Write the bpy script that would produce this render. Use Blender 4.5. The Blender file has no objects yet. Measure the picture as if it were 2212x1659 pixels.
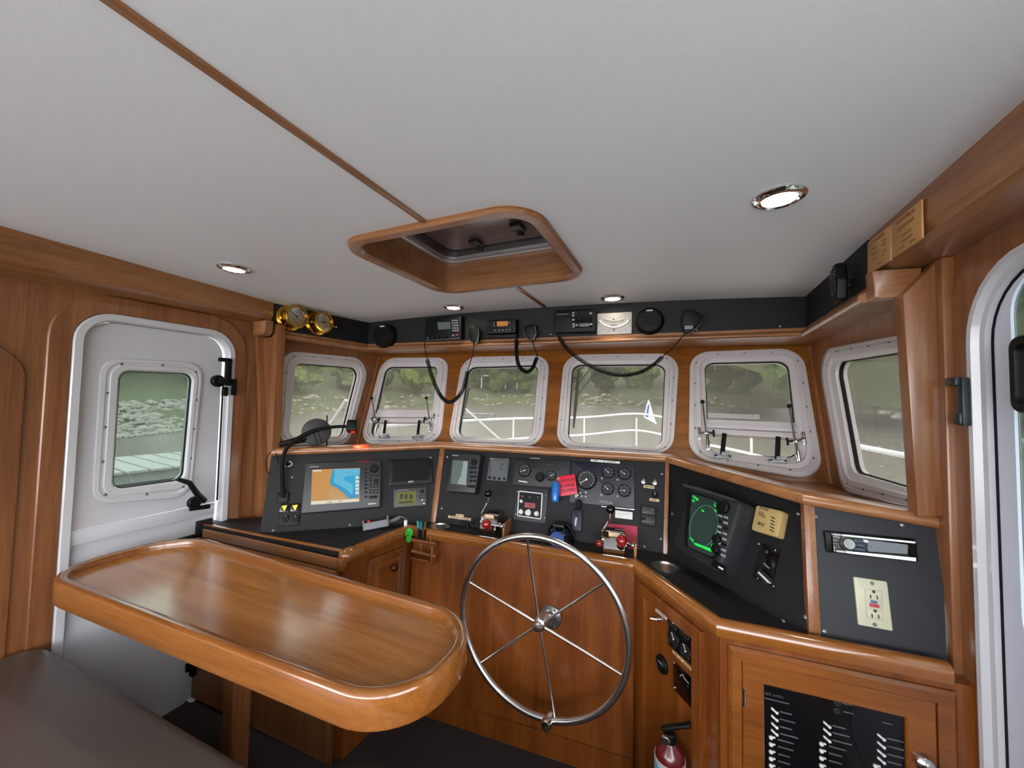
import bpy, bmesh, math, random
from mathutils import Vector as V, Matrix as MX
random.seed(4)
S = bpy.context.scene
COL = S.collection
PI = math.pi
# ------------------------------------------------------------------ camera
F, CX, CY = 831.0, 1106.0, 829.5
YAW, PIT, ROL = math.radians(24), math.radians(2.5), math.radians(1.1)
EYE = V((0, 0, 1.42))
FW = V((-math.sin(YAW)*math.cos(PIT), math.cos(YAW)*math.cos(PIT), math.sin(PIT)))
_r = V((math.cos(YAW), math.sin(YAW), 0)); _u = _r.cross(FW)
UP = _u*math.cos(ROL) - _r*math.sin(ROL)
RT = _r*math.cos(ROL) + _u*math.sin(ROL)
cd = bpy.data.cameras.new('camera'); cam = bpy.data.objects.new('camera', cd); COL.objects.link(cam)
cd.sensor_width = 36; cd.lens = F/2212*36; cd.clip_start = .01; cd.clip_end = 900
m = MX.Identity(4)
for i in range(3):
    m[i][0] = RT[i]; m[i][1] = UP[i]; m[i][2] = -FW[i]; m[i][3] = EYE[i]
cam.matrix_world = m
S.camera = cam

def ray(x, y): return RT*((x-CX)/F) + UP*((CY-y)/F) + FW

class PL:
    """a real plane of the cabin; n faces the room"""
    def __init__(s, o, n, up=(0, 0, 1)):
        s.o = V(o); s.n = V(n).normalized(); s.x = V(up).cross(s.n).normalized(); s.y = s.n.cross(s.x)
    def at(s, x, y, off=0):
        d = ray(x, y); t = ((s.o + s.n*off - EYE).dot(s.n))/d.dot(s.n); return EYE + d*t
    def l(s, x, y, off=0):
        p = s.at(x, y, off) - s.o; return (p.dot(s.x), p.dot(s.y))
    def w(s, u, v, h=0): return s.o + s.x*u + s.y*v + s.n*h
    def mat(s, p, xd=None):
        x = (xd - s.n*xd.dot(s.n)).normalized() if xd else s.x
        y = s.n.cross(x); m = MX.Identity(4)
        for i in range(3): m[i][0] = x[i]; m[i][1] = y[i]; m[i][2] = s.n[i]; m[i][3] = p[i]
        return m
    def m0(s): return s.mat(s.o)
    def fit(s, tl, tr, br, bl, off=0):
        """frame, width, height of a rectangle whose face lies off in front of the plane"""
        a, b, c, d = [s.at(*q, off) for q in (tl, tr, br, bl)]
        xd = (b+c-a-d); ctr = (a+b+c+d)/4 - s.n*off
        return s.mat(ctr, xd), ((b-a).length+(c-d).length)/2, ((a-d).length+(b-c).length)/2
    def pt(s, x, y, off=0): return s.mat(s.at(x, y, off) - s.n*off)
def pl3(a, b, c, to=EYE):
    a, b, c = V(a), V(b), V(c); n = (b-a).cross(c-a).normalized()
    if (V(to)-a).dot(n) < 0: n = -n
    return PL(a, n)
def onz(x, y, z): return PL((0, 0, z), (0, 0, 1 if z < 1.42 else -1), (0, 1, 0)).at(x, y)
def ceil_z(x): return 1.97 + .03*(1-((x+.78)/1.32)**2)
def onceil(x, y):
    z = 1.98
    for _ in range(6): p = onz(x, y, z); z = ceil_z(p.x)
    return p

# ------------------------------------------------------------------ geometry
def rpoly(c, r, n=7):
    """polygon with rounded corners; r one radius or one per corner"""
    c = [V((q[0], q[1])) for q in c]; N = len(c)
    if not isinstance(r, (list, tuple)): r = [r]*N
    out = []
    for i in range(N):
        p, a, b = c[i], (c[i-1]-c[i]), (c[(i+1) % N]-c[i])
        la, lb = a.length, b.length; a /= la; b /= lb
        ang = math.acos(max(-1, min(1, a.dot(b)))); t = min(r[i]/math.tan(ang/2), la*.499, lb*.499); rr = t*math.tan(ang/2)
        if rr < 1e-6:
            out += [p.copy()]*(n+1) if False else [p.copy()]; continue
        ctr = p + (a+b).normalized()*(rr/math.sin(ang/2))
        s0 = p+a*t-ctr; s1 = p+b*t-ctr
        a0 = math.atan2(s0.y, s0.x); da = math.atan2(s1.y, s1.x)-a0
        while da > PI: da -= 2*PI
        while da < -PI: da += 2*PI
        for k in range(n+1):
            out.append(ctr+V((math.cos(a0+da*k/n), math.sin(a0+da*k/n)))*rr)
    return out
def rrect(w, h, r, n=6, cx=0, cy=0):
    return rpoly([(cx-w/2, cy-h/2), (cx+w/2, cy-h/2), (cx+w/2, cy+h/2), (cx-w/2, cy+h/2)], r, n)
def circ(r, n=24, cx=0, cy=0): return [V((cx+r*math.cos(2*PI*k/n), cy+r*math.sin(2*PI*k/n))) for k in range(n)]
def inset(p, d):
    N = len(p); out = []
    A = sum(p[i].x*p[(i+1) % N].y-p[(i+1) % N].x*p[i].y for i in range(N)); sg = 1 if A > 0 else -1
    for i in range(N):
        e = (p[i]-p[i-1]); f = (p[(i+1) % N]-p[i])
        if e.length < 1e-9: e = f
        if f.length < 1e-9: f = e
        e = e.normalized(); f = f.normalized()
        n1 = V((-e.y, e.x)); n2 = V((-f.y, f.x)); b = n1+n2
        b = b.normalized() if b.length > 1e-6 else n1
        k = max(.4, b.dot(n1)); out.append(p[i]+b*(sg*d/k))
    return out

class MB:
    def __init__(s): s.bm = bmesh.new()
    def verts(s, pts, m=None):
        return [s.bm.verts.new((m @ V(p)) if m else V(p)) for p in pts]
    def face(s, vs):
        try: return s.bm.faces.new(vs)
        except ValueError: return None
    def loft(s, loops, m=None, cap=(True, True), wrap=False):
        L = [s.verts(l, m) for l in loops]; n = len(L[0])
        pairs = list(zip(L, L[1:])) + ([(L[-1], L[0])] if wrap else [])
        for a, b in pairs:
            for i in range(n): s.face((a[i], a[(i+1) % n], b[(i+1) % n], b[i]))
        if cap[0] and not wrap: s.face(list(reversed(L[0])))
        if cap[1] and not wrap: s.face(L[-1])
        return s
    def prism(s, poly, z0, z1, b=0, m=None, b0=0):
        P3 = lambda p, z: [(q[0], q[1], z) for q in p]
        poly = [V((q[0], q[1])) for q in poly]; L = []
        if b0: L += [P3(inset(poly, b0), z0), P3(poly, z0+b0)]
        else: L += [P3(poly, z0)]
        if b: L += [P3(poly, z1-b), P3(inset(poly, b*.3), z1-b*.3), P3(inset(poly, b), z1)]
        else: L += [P3(poly, z1)]
        return s.loft(L, m)
    def box(s, c, d, b=0, m=None, seg=2):
        q = MX.Translation(c) @ MX.Diagonal((d[0], d[1], d[2], 1))
        r = bmesh.ops.create_cube(s.bm, size=1, matrix=(m @ q) if m else q)
        if b:
            es = list({e for v in r['verts'] for e in v.link_edges})
            bmesh.ops.bevel(s.bm, geom=es, offset=b, segments=seg, affect='EDGES', profile=.5)
        return s
    def hexa(s, p, b=0):
        """8 corners: bottom loop then top loop"""
        vs = s.verts(p)
        for f in ((3, 2, 1, 0), (4, 5, 6, 7), (0, 1, 5, 4), (1, 2, 6, 5), (2, 3, 7, 6), (3, 0, 4, 7)): s.face([vs[i] for i in f])
        if b:
            es = list({e for v in vs for e in v.link_edges})
            bmesh.ops.bevel(s.bm, geom=es, offset=b, segments=2, affect='EDGES', profile=.5)
        return s
    def lathe(s, prof, m=None, seg=24):
        return s.loft([[(max(r, 1e-5)*math.cos(2*PI*k/seg), max(r, 1e-5)*math.sin(2*PI*k/seg), z) for k in range(seg)] for r, z in prof], m)
    def cyl(s, r, z0, z1, m=None, seg=20, b=0, cx=0, cy=0):
        if m is None: m = MX.Identity(4)
        m = m @ MX.Translation((cx, cy, 0))
        return s.lathe([(r, z0), (r, z1-b), (r-b, z1)] if b else [(r, z0), (r, z1)], m, seg)
    def ball(s, c, r, m=None, sc=(1, 1, 1), u=16, v=10):
        q = MX.Translation(c) @ MX.Diagonal((r*sc[0], r*sc[1], r*sc[2], 1))
        bmesh.ops.create_uvsphere(s.bm, u_segments=u, v_segments=v, radius=1, matrix=(m @ q) if m else q); return s
    def tube(s, pts, r, seg=8, closed=False, m=None, rs=None):
        pts = [V(p) for p in pts]; N = len(pts); loops = []; nrm = None
        for i in range(N):
            if closed: t = pts[(i+1) % N]-pts[i-1]
            else: t = pts[min(i+1, N-1)]-pts[max(i-1, 0)]
            t.normalize()
            if nrm is None: nrm = t.orthogonal().normalized()
            else:
                nrm = nrm - t*nrm.dot(t); nrm = nrm.normalized() if nrm.length > 1e-6 else t.orthogonal().normalized()
            bn = t.cross(nrm); R = rs[i] if rs else r
            loops.append([pts[i]+(nrm*math.cos(2*PI*k/seg)+bn*math.sin(2*PI*k/seg))*R for k in range(seg)])
        return s.loft(loops, m, wrap=closed)
    def sweep(s, prof, path):
        """prof (a = left of travel, b = up) swept along a path with mitred corners"""
        path = [V(p) for p in path]; L = []; N = len(path)
        for i in range(N):
            a = (path[i]-path[i-1]) if i else (path[1]-path[0]); b = (path[i+1]-path[i]) if i < N-1 else a
            a = V((a.x, a.y)).normalized(); b = V((b.x, b.y)).normalized()
            n1 = V((-a.y, a.x)); n2 = V((-b.y, b.x)); q = (n1+n2).normalized(); q /= max(.35, q.dot(n1))
            L.append([path[i]+V((q.x*u, q.y*u, w)) for u, w in prof])
        return s.loft(L)
    def plate(s, outer, holes, z0, z1, m=None):
        for z, flip in ((z0, True), (z1, False)):
            es = []
            for lp in [outer]+holes:
                vs = s.verts([(p[0], p[1], z) for p in lp], m)
                es += [s.bm.edges.new((vs[i], vs[(i+1) % len(vs)])) for i in range(len(vs))]
            bmesh.ops.triangle_fill(s.bm, use_beauty=True, use_dissolve=False, edges=es)
        for lp in [outer]+holes:
            s.loft([[(p[0], p[1], z0) for p in lp], [(p[0], p[1], z1) for p in lp]], m, cap=(False, False))
        bmesh.ops.remove_doubles(s.bm, verts=s.bm.verts, dist=1e-6)
        return s
    def text(s, t, size, m=None, depth=.0006, ax='CENTER', sx=1.0, bold=0):
        cu = bpy.data.curves.new('lettering', 'FONT'); cu.body = t; cu.size = size; cu.extrude = depth; cu.align_x = ax; cu.align_y = 'CENTER'
        cu.resolution_u = 2; cu.offset = bold
        ob = bpy.data.objects.new('lettering', cu); me = bpy.data.meshes.new_from_object(ob)
        me.transform((m if m else MX.Identity(4)) @ MX.Diagonal((sx, 1, 1, 1)))
        s.bm.from_mesh(me); bpy.data.objects.remove(ob); bpy.data.curves.remove(cu); bpy.data.meshes.remove(me); return s
    def build(s, name, mat, parent=None, label=None, ang=38, matw=None):
        bmesh.ops.recalc_face_normals(s.bm, faces=s.bm.faces)
        me = bpy.data.meshes.new(name); s.bm.to_mesh(me); s.bm.free(); me.materials.append(mat)
        me.shade_smooth(); me.set_sharp_from_angle(angle=math.radians(ang))
        o = bpy.data.objects.new(name, me); COL.objects.link(o)
        if parent: o.parent = parent
        if matw is not None: o.matrix_world = matw
        if label: o['label'] = label
        return o
def T(x=0, y=0, z=0): return MX.Translation((x, y, z))
def R(a, ax): return MX.Rotation(math.radians(a), 4, ax)
def look(p, d, up=(0, 0, 1)):
    """frame at p whose z axis runs along d"""
    z = V(d).normalized(); x = V(up).cross(z)
    x = x.normalized() if x.length > 1e-5 else V((1, 0, 0)); y = z.cross(x); m = MX.Identity(4)
    for i in range(3): m[i][0] = x[i]; m[i][1] = y[i]; m[i][2] = z[i]; m[i][3] = p[i]
    return m
def tag(o, label, cat=None, group=None, kind=None):
    o['label'] = label
    if cat: o['category'] = cat
    if group: o['group'] = group
    if kind: o['kind'] = kind
    return o
def thing(name, label, cat, matw=None, group=None, kind=None):
    o = bpy.data.objects.new(name, None); COL.objects.link(o); o.empty_display_size = .02
    if matw is not None: o.matrix_world = matw
    return tag(o, label, cat, group, kind)
def struct(name, mb, mat, label, ang=38, cat=None):
    return tag(mb.build(name, mat, ang=ang), label, cat or name.split('_')[0], kind='structure')
def spline(pts, n=12):
    pts = [V(p) for p in pts]; out = []
    for i in range(len(pts)-1):
        p0, p1, p2, p3 = pts[max(i-1, 0)], pts[i], pts[i+1], pts[min(i+2, len(pts)-1)]
        for k in range(n):
            t = k/n; out.append(.5*((2*p1)+(p2-p0)*t+(2*p0-5*p1+4*p2-p3)*t*t+(3*p1-p0-3*p2+p3)*t**3))
    return out+[pts[-1]]
def coil(path, r, pitch, per=10):
    """helix wound around a path"""
    path = [V(p) for p in path]; L = [0]
    for a, b in zip(path, path[1:]): L.append(L[-1]+(b-a).length)
    n = int(L[-1]/pitch*per); out = []; j = 0; nrm = None
    for i in range(n+1):
        d = L[-1]*i/n
        while j < len(L)-2 and L[j+1] < d: j += 1
        t = (path[j+1]-path[j]); p = path[j]+t*((d-L[j])/max(1e-9, L[j+1]-L[j])); t = t.normalized()
        if nrm is None: nrm = t.orthogonal().normalized()
        nrm = (nrm-t*nrm.dot(t)).normalized(); b = t.cross(nrm); a = 2*PI*i/per
        out.append(p+(nrm*math.cos(a)+b*math.sin(a))*r)
    return out

# ------------------------------------------------------------------ materials
def lin(h):
    h = h.lstrip('#'); c = [int(h[i:i+2], 16)/255 for i in (0, 2, 4)]
    return tuple(x/12.92 if x <= .04045 else ((x+.055)/1.055)**2.4 for x in c)+(1,)
MATS = {}
def mat(name, hexc, rough=.5, metal=0, var=.06, scale=40, bump=0, coat=0, emit=0, spec=.5, trans=0, ecol=None):
    if name in MATS: return MATS[name]
    mt = bpy.data.materials.new(name); mt.use_nodes = True; N = mt.node_tree; b = N.nodes['Principled BSDF']; lk = N.links.new
    c = lin(hexc)
    b.inputs['Roughness'].default_value = rough; b.inputs['Metallic'].default_value = metal
    b.inputs['Specular IOR Level'].default_value = spec
    b.inputs['Coat Weight'].default_value = coat; b.inputs['Coat Roughness'].default_value = .12
    if trans: b.inputs['Transmission Weight'].default_value = trans
    tc = N.nodes.new('ShaderNodeTexCoord'); nz = N.nodes.new('ShaderNodeTexNoise'); nz.inputs['Scale'].default_value = scale; nz.inputs['Detail'].default_value = 4
    lk(tc.outputs['Object'], nz.inputs['Vector'])
    mr = N.nodes.new('ShaderNodeMapRange'); mr.inputs[3].default_value = 1-var; mr.inputs[4].default_value = 1+var
    lk(nz.outputs['Fac'], mr.inputs[0])
    vm = N.nodes.new('ShaderNodeVectorMath'); vm.operation = 'SCALE'; vm.inputs[0].default_value = c[:3]
    lk(mr.outputs[0], vm.inputs['Scale']); lk(vm.outputs[0], b.inputs['Base Color'])
    if bump:
        bp = N.nodes.new('ShaderNodeBump'); bp.inputs['Strength'].default_value = bump; bp.inputs['Distance'].default_value = .002
        lk(nz.outputs['Fac'], bp.inputs['Height']); lk(bp.outputs[0], b.inputs['Normal'])
    if emit:
        b.inputs['Emission Color'].default_value = lin(ecol) if ecol else c; b.inputs['Emission Strength'].default_value = emit
    MATS[name] = mt; return mt
def wood(name, dark, mid, light, axis='x', rough=.34, coat=.35, k=1.0):
    if name in MATS: return MATS[name]
    mt = bpy.data.materials.new(name); mt.use_nodes = True; N = mt.node_tree; b = N.nodes['Principled BSDF']; lk = N.links.new
    tc = N.nodes.new('ShaderNodeTexCoord'); mp = N.nodes.new('ShaderNodeMapping')
    sc = {'x': (.7, 13, 13), 'y': (13, .7, 13), 'z': (13, 13, .7)}[axis]; mp.inputs['Scale'].default_value = [v*k for v in sc]
    lk(tc.outputs['Object'], mp.inputs['Vector'])
    n1 = N.nodes.new('ShaderNodeTexNoise'); n1.inputs['Scale'].default_value = 1.6; n1.inputs['Detail'].default_value = 3; n1.inputs['Distortion'].default_value = .6
    n2 = N.nodes.new('ShaderNodeTexNoise'); n2.inputs['Scale'].default_value = 9; n2.inputs['Detail'].default_value = 6; n2.inputs['Roughness'].default_value = .65
    lk(mp.outputs[0], n1.inputs['Vector']); lk(mp.outputs[0], n2.inputs['Vector'])
    mx = N.nodes.new('ShaderNodeMath'); mx.operation = 'MULTIPLY_ADD'; mx.inputs[1].default_value = .45
    sb = N.nodes.new('ShaderNodeMath'); sb.operation = 'MULTIPLY'; sb.inputs[1].default_value = .55
    lk(n1.outputs['Fac'], sb.inputs[0]); lk(n2.outputs['Fac'], mx.inputs[0]); lk(sb.outputs[0], mx.inputs[2])
    cr = N.nodes.new('ShaderNodeValToRGB'); e = cr.color_ramp.elements
    e[0].position = .36; e[0].color = lin(dark); e[1].position = .64; e[1].color = lin(light)
    q = e.new(.5); q.color = lin(mid)
    lk(mx.outputs[0], cr.inputs[0]); lk(cr.outputs[0], b.inputs['Base Color'])
    b.inputs['Roughness'].default_value = rough; b.inputs['Coat Weight'].default_value = coat; b.inputs['Coat Roughness'].default_value = .15
    bp = N.nodes.new('ShaderNodeBump'); bp.inputs['Strength'].default_value = .05; bp.inputs['Distance'].default_value = .001
    lk(n2.outputs['Fac'], bp.inputs['Height']); lk(bp.outputs[0], b.inputs['Normal'])
    MATS[name] = mt; return mt
WX = wood('cherry_x', '#74492a', '#8b5b36', '#986841', 'x')
WY = wood('cherry_y', '#74492a', '#8b5b36', '#986841', 'y')
WZ = wood('cherry_z', '#6b4125', '#80502e', '#8c5c38', 'z')
HX = wood('helm_cherry', '#5c2c0a', '#703a10', '#804718', 'z')
FX = wood('front_cherry', '#63370f', '#7c4816', '#8a5420', 'x')
CX_ = wood('cabinet_cherry', '#5e300f', '#744014', '#844d1c', 'x')
TX = wood('table_x', '#8f5a2c', '#a36a35', '#b07840', 'x', .22, .7)
TE = wood('table_edge', '#74441b', '#804c1e', '#8b5624', 'x', .18, .8)
CEIL = mat('headliner', '#d9dadb', .55, var=.02, scale=260, bump=.12)
BLK = mat('black_laminate', '#161618', .62, spec=.3, var=.12, scale=420, bump=.1)
BLKP = mat('black_plastic', '#070708', .5, spec=.22, var=.08)
BLKG = mat('black_gloss', '#050506', .12, var=.02)
GRYP = mat('grey_plastic', '#303134', .5)
DGRY = mat('charcoal_plastic', '#1d1e21', .45)
WHT = mat('white_gelcoat', '#bcbcc1', .22, var=.02, scale=8, coat=.3)
WHTF = mat('white_frame', '#bdb7b7', .3, var=.02, scale=12, coat=.2)
STEEL = mat('polished_steel', '#dedede', .24, 1, var=.03)
CHROME = mat('chrome', '#dcdcdc', .06, 1, var=.01)
SCREW = mat('screw_steel', '#6c6a66', .35, .8)
BRASS = mat('brass', '#c79a3a', .12, 1, var=.05)
WHP = mat('white_plastic', '#d8d7d2', .4)
RUB = mat('black_rubber', '#080809', .75, spec=.2)
PRT = mat('white_print', '#d0d0cc', .6)
BPR = mat('black_print', '#151515', .6)
GREYPR = mat('grey_print', '#85888c', .6)
def glass(name, tint, haze, hcol='#e6e6de', rough=.02):
    mt = bpy.data.materials.new(name); mt.use_nodes = True; N = mt.node_tree; N.nodes.clear(); lk = N.links.new
    o = N.nodes.new('ShaderNodeOutputMaterial'); t = N.nodes.new('ShaderNodeBsdfTransparent'); t.inputs[0].default_value = lin(tint)
    d = N.nodes.new('ShaderNodeBsdfTranslucent'); d.inputs[0].default_value = lin(hcol); g = N.nodes.new('ShaderNodeBsdfGlossy'); g.inputs['Roughness'].default_value = rough
    tc = N.nodes.new('ShaderNodeTexCoord'); nz = N.nodes.new('ShaderNodeTexNoise'); nz.inputs['Scale'].default_value = 3; nz.inputs['Detail'].default_value = 5
    mr = N.nodes.new('ShaderNodeMapRange'); mr.inputs[3].default_value = haze*.8; mr.inputs[4].default_value = haze*1.2
    lk(tc.outputs['Object'], nz.inputs[0]); lk(nz.outputs[0], mr.inputs[0])
    m1 = N.nodes.new('ShaderNodeMixShader'); lk(mr.outputs[0], m1.inputs[0]); lk(t.outputs[0], m1.inputs[1]); lk(d.outputs[0], m1.inputs[2])
    lw = N.nodes.new('ShaderNodeLayerWeight'); lw.inputs[0].default_value = .5
    pw = N.nodes.new('ShaderNodeMath'); pw.operation = 'POWER'; pw.inputs[1].default_value = 4.5; lk(lw.outputs['Facing'], pw.inputs[0])
    ml = N.nodes.new('ShaderNodeMath'); ml.operation = 'MULTIPLY_ADD'; ml.inputs[1].default_value = .45; ml.inputs[2].default_value = .025; lk(pw.outputs[0], ml.inputs[0])
    m2 = N.nodes.new('ShaderNodeMixShader'); lk(ml.outputs[0], m2.inputs[0]); lk(m1.outputs[0], m2.inputs[1]); lk(g.outputs[0], m2.inputs[2]); lk(m2.outputs[0], o.inputs[0])
    MATS[name] = mt; return mt
GLASS = glass('dimming_haze_glass', '#b6b4b0', .04, '#e4ddd0')  # grey tint dims the bright outdoors, pale mix paints haze
GLASSC = glass('door_glass', '#a3aaa4', .025)  # tinted likewise to dim the view, with slight haze mixed in
# ================================================================== STRUCTURE
FLOOR = -.14
WL, WR = -2.30, .70
# --- ceiling with hatch opening
HX0, HX1, HY0, HY1 = -1.165, -.415, 1.02, 1.70
def ceilpart(mb):
    for k in range(1, 16):
        x = -2.45+k*.21
        bmesh.ops.bisect_plane(mb.bm, geom=mb.bm.verts[:]+mb.bm.edges[:]+mb.bm.faces[:], plane_co=(x, 0, 0), plane_no=(1, 0, 0))
    for v in mb.bm.verts: v.co.z += ceil_z(v.co.x)
    return mb
hole = rrect(HX1-HX0, HY1-HY0, .115, 8, (HX0+HX1)/2, (HY0+HY1)/2)
struct('ceiling', ceilpart(MB().plate([V(p) for p in ((-2.42, -3.7), (.85, -3.7), (.85, 2.75), (-2.42, 2.75))], [hole], 0, .02)), CEIL, 'pale grey padded headliner of the wheelhouse')  # stretched aft as an added, unseen overhang that blocks sky light
SX = -.77
def strip(y0, y1): return MB().box((SX, (y0+y1)/2, ceil_z(SX)-.003), (.021, y1-y0, .010), .003)
tag(struct('trim_1', strip(-3.7, HY0-.02), WY, 'narrow cherry batten running aft from the hatch along the ceiling centre'), 'narrow cherry batten running aft from the hatch along the ceiling centre', 'trim')
struct('trim_2', strip(HY1+.02, 2.2), WY, 'short cherry batten between the hatch and the black overhead panel')
# --- hatch
hc = ((HX0+HX1)/2, (HY0+HY1)/2); hz = ceil_z(hc[0])
hat = thing('deck_hatch', 'wood-lined rectangular hatch with a dark tinted lid in the ceiling', 'hatch', T(hc[0], hc[1], hz))
w, h = HX1-HX0, HY1-HY0
def rr(d, z, r): return [(p.x, p.y, z) for p in rrect(w+2*d, h+2*d, r, 8)]
MB().loft([rr(.018, -.0, .13), rr(.020, -.012, .132), rr(.014, -.02, .126), rr(-.018, -.02, .10), rr(-.028, -.012, .09), rr(-.028, .02, .09), rr(.0, .02, .115)], wrap=True).build('trim_ring', WX, hat)
MB().loft([rr(-.022, -.005, .095), rr(-.022, .15, .095), rr(.02, .15, .13), rr(.02, -.005, .13)], wrap=True).build('coaming', WX, hat)
MB().loft([rr(-.024, .14, .09), rr(-.024, .125, .09), rr(-.040, .125, .08), rr(-.044, .131, .075), rr(-.060, .131, .06), rr(-.062, .15, .06), rr(-.024, .15, .09)], wrap=True).build('lid_frame', mat('hatch_alloy', '#b9b6b4', .3, .7), hat)
LIDM = mat('smoked_acrylic', '#5a5257', .16, var=.25, scale=5, coat=.2)
MB().prism(rrect(w-.10, h-.10, .07), .150, .160).build('lid', LIDM, hat)
DK = mat('hatch_dark', '#19181b', .4)
MB().loft([[(p.x, p.y, z) for p in rrect(w-a, h-a, r, 6)] for a, z, r in ((.10, .149, .06), (.10, .145, .06), (.24, .145, .05), (.24, .149, .05))], wrap=True).build('lid_seal', DK, hat)
for sx, sy in ((-.08, .18), (.16, .10)):
    MB().box((sx, sy-.02, .140), (.05, .07, .018), .006).cyl(.016, .118, .136, T(sx, sy+.02, 0)).build('latch', DK, hat)
MB().box((.02, -.05, .146), (w-.24, .03, .006), .002).build('lid_bar', DK, hat)
# --- downlights
LAMP = mat('lamp_lens', '#fff4dc', .3, emit=16, ecol='#fff0d2')
lamps = []
for i, (q, lab) in enumerate((((506, 578), 'round chrome downlight near the left beam, above the white door'), ((980, 662), 'round chrome downlight between the hatch and the keypad radio'),
                  ((1323, 642), 'round chrome downlight just forward of the hatch, above the clinometer'), ((1683, 424), 'largest chrome downlight, on the right side of the ceiling'))):
    p = onceil(*q); lamps.append(p)
    if i == 0:
        L = thing('downlight', lab, 'ceiling light', T(*p), 'ceiling downlights'); L0 = L
        MB().loft([[(r*math.cos(2*PI*k/32), r*math.sin(2*PI*k/32), z) for k in range(32)] for r, z in ((.062, .004), (.063, -.005), (.058, -.011), (.046, -.014), (.041, -.010), (.039, .004))], wrap=True).build('bezel', CHROME, L)
        MB().lathe([(.0001, -.011), (.022, -.0105), (.036, -.008), (.0395, .0), (.0001, .001)]).build('lens', LAMP, L)
    else:
        L = L0.copy(); COL.objects.link(L); L.matrix_world = T(*p); L['label'] = lab
        for ch in L0.children:
            c = ch.copy(); COL.objects.link(c); c.parent = L
# --- beams along both sides
def bx(y): return -2.08-.106*(y-.45)
mb = MB()
def beam(xf, y, s):   # section: s=+1 left beam
    return [(xf, y, 2.03), (xf, y, 1.885), (xf-.012*s, y, 1.862), (xf-.035*s, y, 1.852), (xf-.2*s, y, 1.848), (xf-.2*s, y, 2.03)]
mb.loft([beam(bx(-1.4), -1.4, 1), beam(bx(1.465), 1.465, 1)])
struct('trim_3', mb, WY, 'cherry beam boxed along the top of the left wall')
mb = MB(); mb.loft([beam(.548, -1.4, -1), beam(.552, 1.585, -1)])
struct('trim_4', mb, WY, 'cherry beam boxed along the top of the right wall')
# corbels under the beam ends
struct('trim_5', MB().prism(rpoly([(-2.27, -.085), (-2.162, -.085), (-2.162, 0), (-2.27, 0)], [.02, .035, .001, .001]), 0, .045, .003, T(0, 1.45, 1.852) @ R(90, 'X')), WX, 'rounded cherry corbel under the left beam end')
PSE = PL((0, 1.545, 0), (0, -1, 0))
c8 = [PSE.l(*q) for q in ((1884, 583), (1992, 577), (1983, 640), (1890, 644))]
struct('trim_6', MB().prism(rpoly(c8, [.002, .002, .02, .012]), -.05, 0, .003, PSE.m0()), WX, 'rounded cherry corbel under the right beam end')
# --- left wall with door
PD = PL((WL, 0, 0), (1, 0, 0))
dout = rpoly([(.70, -.19), (1.325, -.19), (1.325, 1.768), (.70, 1.768)], [.15, .2, .13, .13], 8)
hole_d = inset(dout, .012)
struct('wall_left', MB().plate([V(p) for p in ((-1.4, FLOOR-.06), (1.62, FLOOR-.06), (1.62, 2.05), (-1.4, 2.05))], [hole_d], -.03, 0, PD.m0()), WZ, 'cherry panelled left wall around the white door')
sur = rpoly([(.632, -.2), (1.392, -.2), (1.392, 1.846), (.632, 1.846)], [.15, .15, .2, .2], 8)
def ringmb(a, b, z0, z1, bev, m):
    ia, ib = inset(a, bev), inset(b, -bev)
    g = lambda l, z: [(p[0], p[1], z) for p in l]
    return MB().loft([g(a, z0), g(a, z1-bev), g(ia, z1), g(ib, z1), g(b, z1-bev), g(b, z0)], m, wrap=True)
struct('trim_7', ringmb(sur, dout, 0, .014, .004, PD.m0()), WZ, 'raised round-cornered cherry surround of the white door')
sur2 = rpoly([(-.5, -.1), (.585, -.1), (.585, 1.60), (-.5, 1.60)], [.1, .1, .14, .14], 8)
struct('trim_8', MB().prism(sur2, 0, .014, .005, PD.m0()), WZ, 'raised round-cornered cherry panel left of the white door')
# post between door and window
def quadprism(pl, q, d0, d1, b=.003): return MB().prism(rpoly([pl.l(*a) for a in q], .001, 1), d0, d1, b, pl.m0())
PPL = PL((0, 1.47, 0), (0, -1, 0))
struct('trim_9', MB().prism([V(p) for p in ((-2.29, FLOOR), (-2.155, FLOOR), (-2.150, 1.84), (-2.29, 1.84))], -.05, 0, .004, PPL.m0()), WZ, 'upright cherry post between the white door and the side window')
# --- overhead black panel and ledge
OB = [V((-2.195, 1.47, 0)), V((-2.10, 2.12, 0)), V((.56, 2.33, 0)), V((.553, 1.60, 0))]
def band(a, b, name, lab):
    d = (b-a).normalized(); n = V((d.y, -d.x, 0))
    pl = PL((a.x, a.y, 0), n if (V((0, .5, 0))-a).dot(n) > 0 else -n)
    ln = (b-a).length; mb = MB(); mid = (a+b)/2
    mb.box((0, (1.80+2.02)/2, -.01), (ln, .22, .02), 0, pl.mat(V((mid.x, mid.y, 0))))
    return pl, struct(name, mb, BLK, lab)
BL_, _ = band(OB[0], OB[1], 'trim_10', 'black overhead panel above the left side window, carrying the brass instruments')
BF, _ = band(OB[1], OB[2], 'trim_11', 'long black overhead panel above the front windows, carrying the radios')
BR_, _ = band(OB[2], OB[3], 'trim_12', 'black overhead panel above the right side window')
prof = [(.0, .0), (.0, -.040), (-.012, -.044), (-.024, -.040), (-.029, -.030), (-.026, -.018), (-.012, -.011), (-.004, -.009), (-.003, .006), (.03, .006), (.03, 0)]
LZ = 1.806
path = [V((p.x, p.y, LZ)) for p in OB]
mb = MB().sweep([(-a if False else a*1.0, b) for a, b in prof], path)
struct('trim_13', mb, WX, 'rounded cherry nosing running under the black overhead panels', ang=50)
shelf = [V((OB[i].x, OB[i].y)) for i in range(4)]+[V((.72, 1.55)), V((.72, 2.8)), V((-2.32, 2.8)), V((-2.32, 1.47))]
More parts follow.
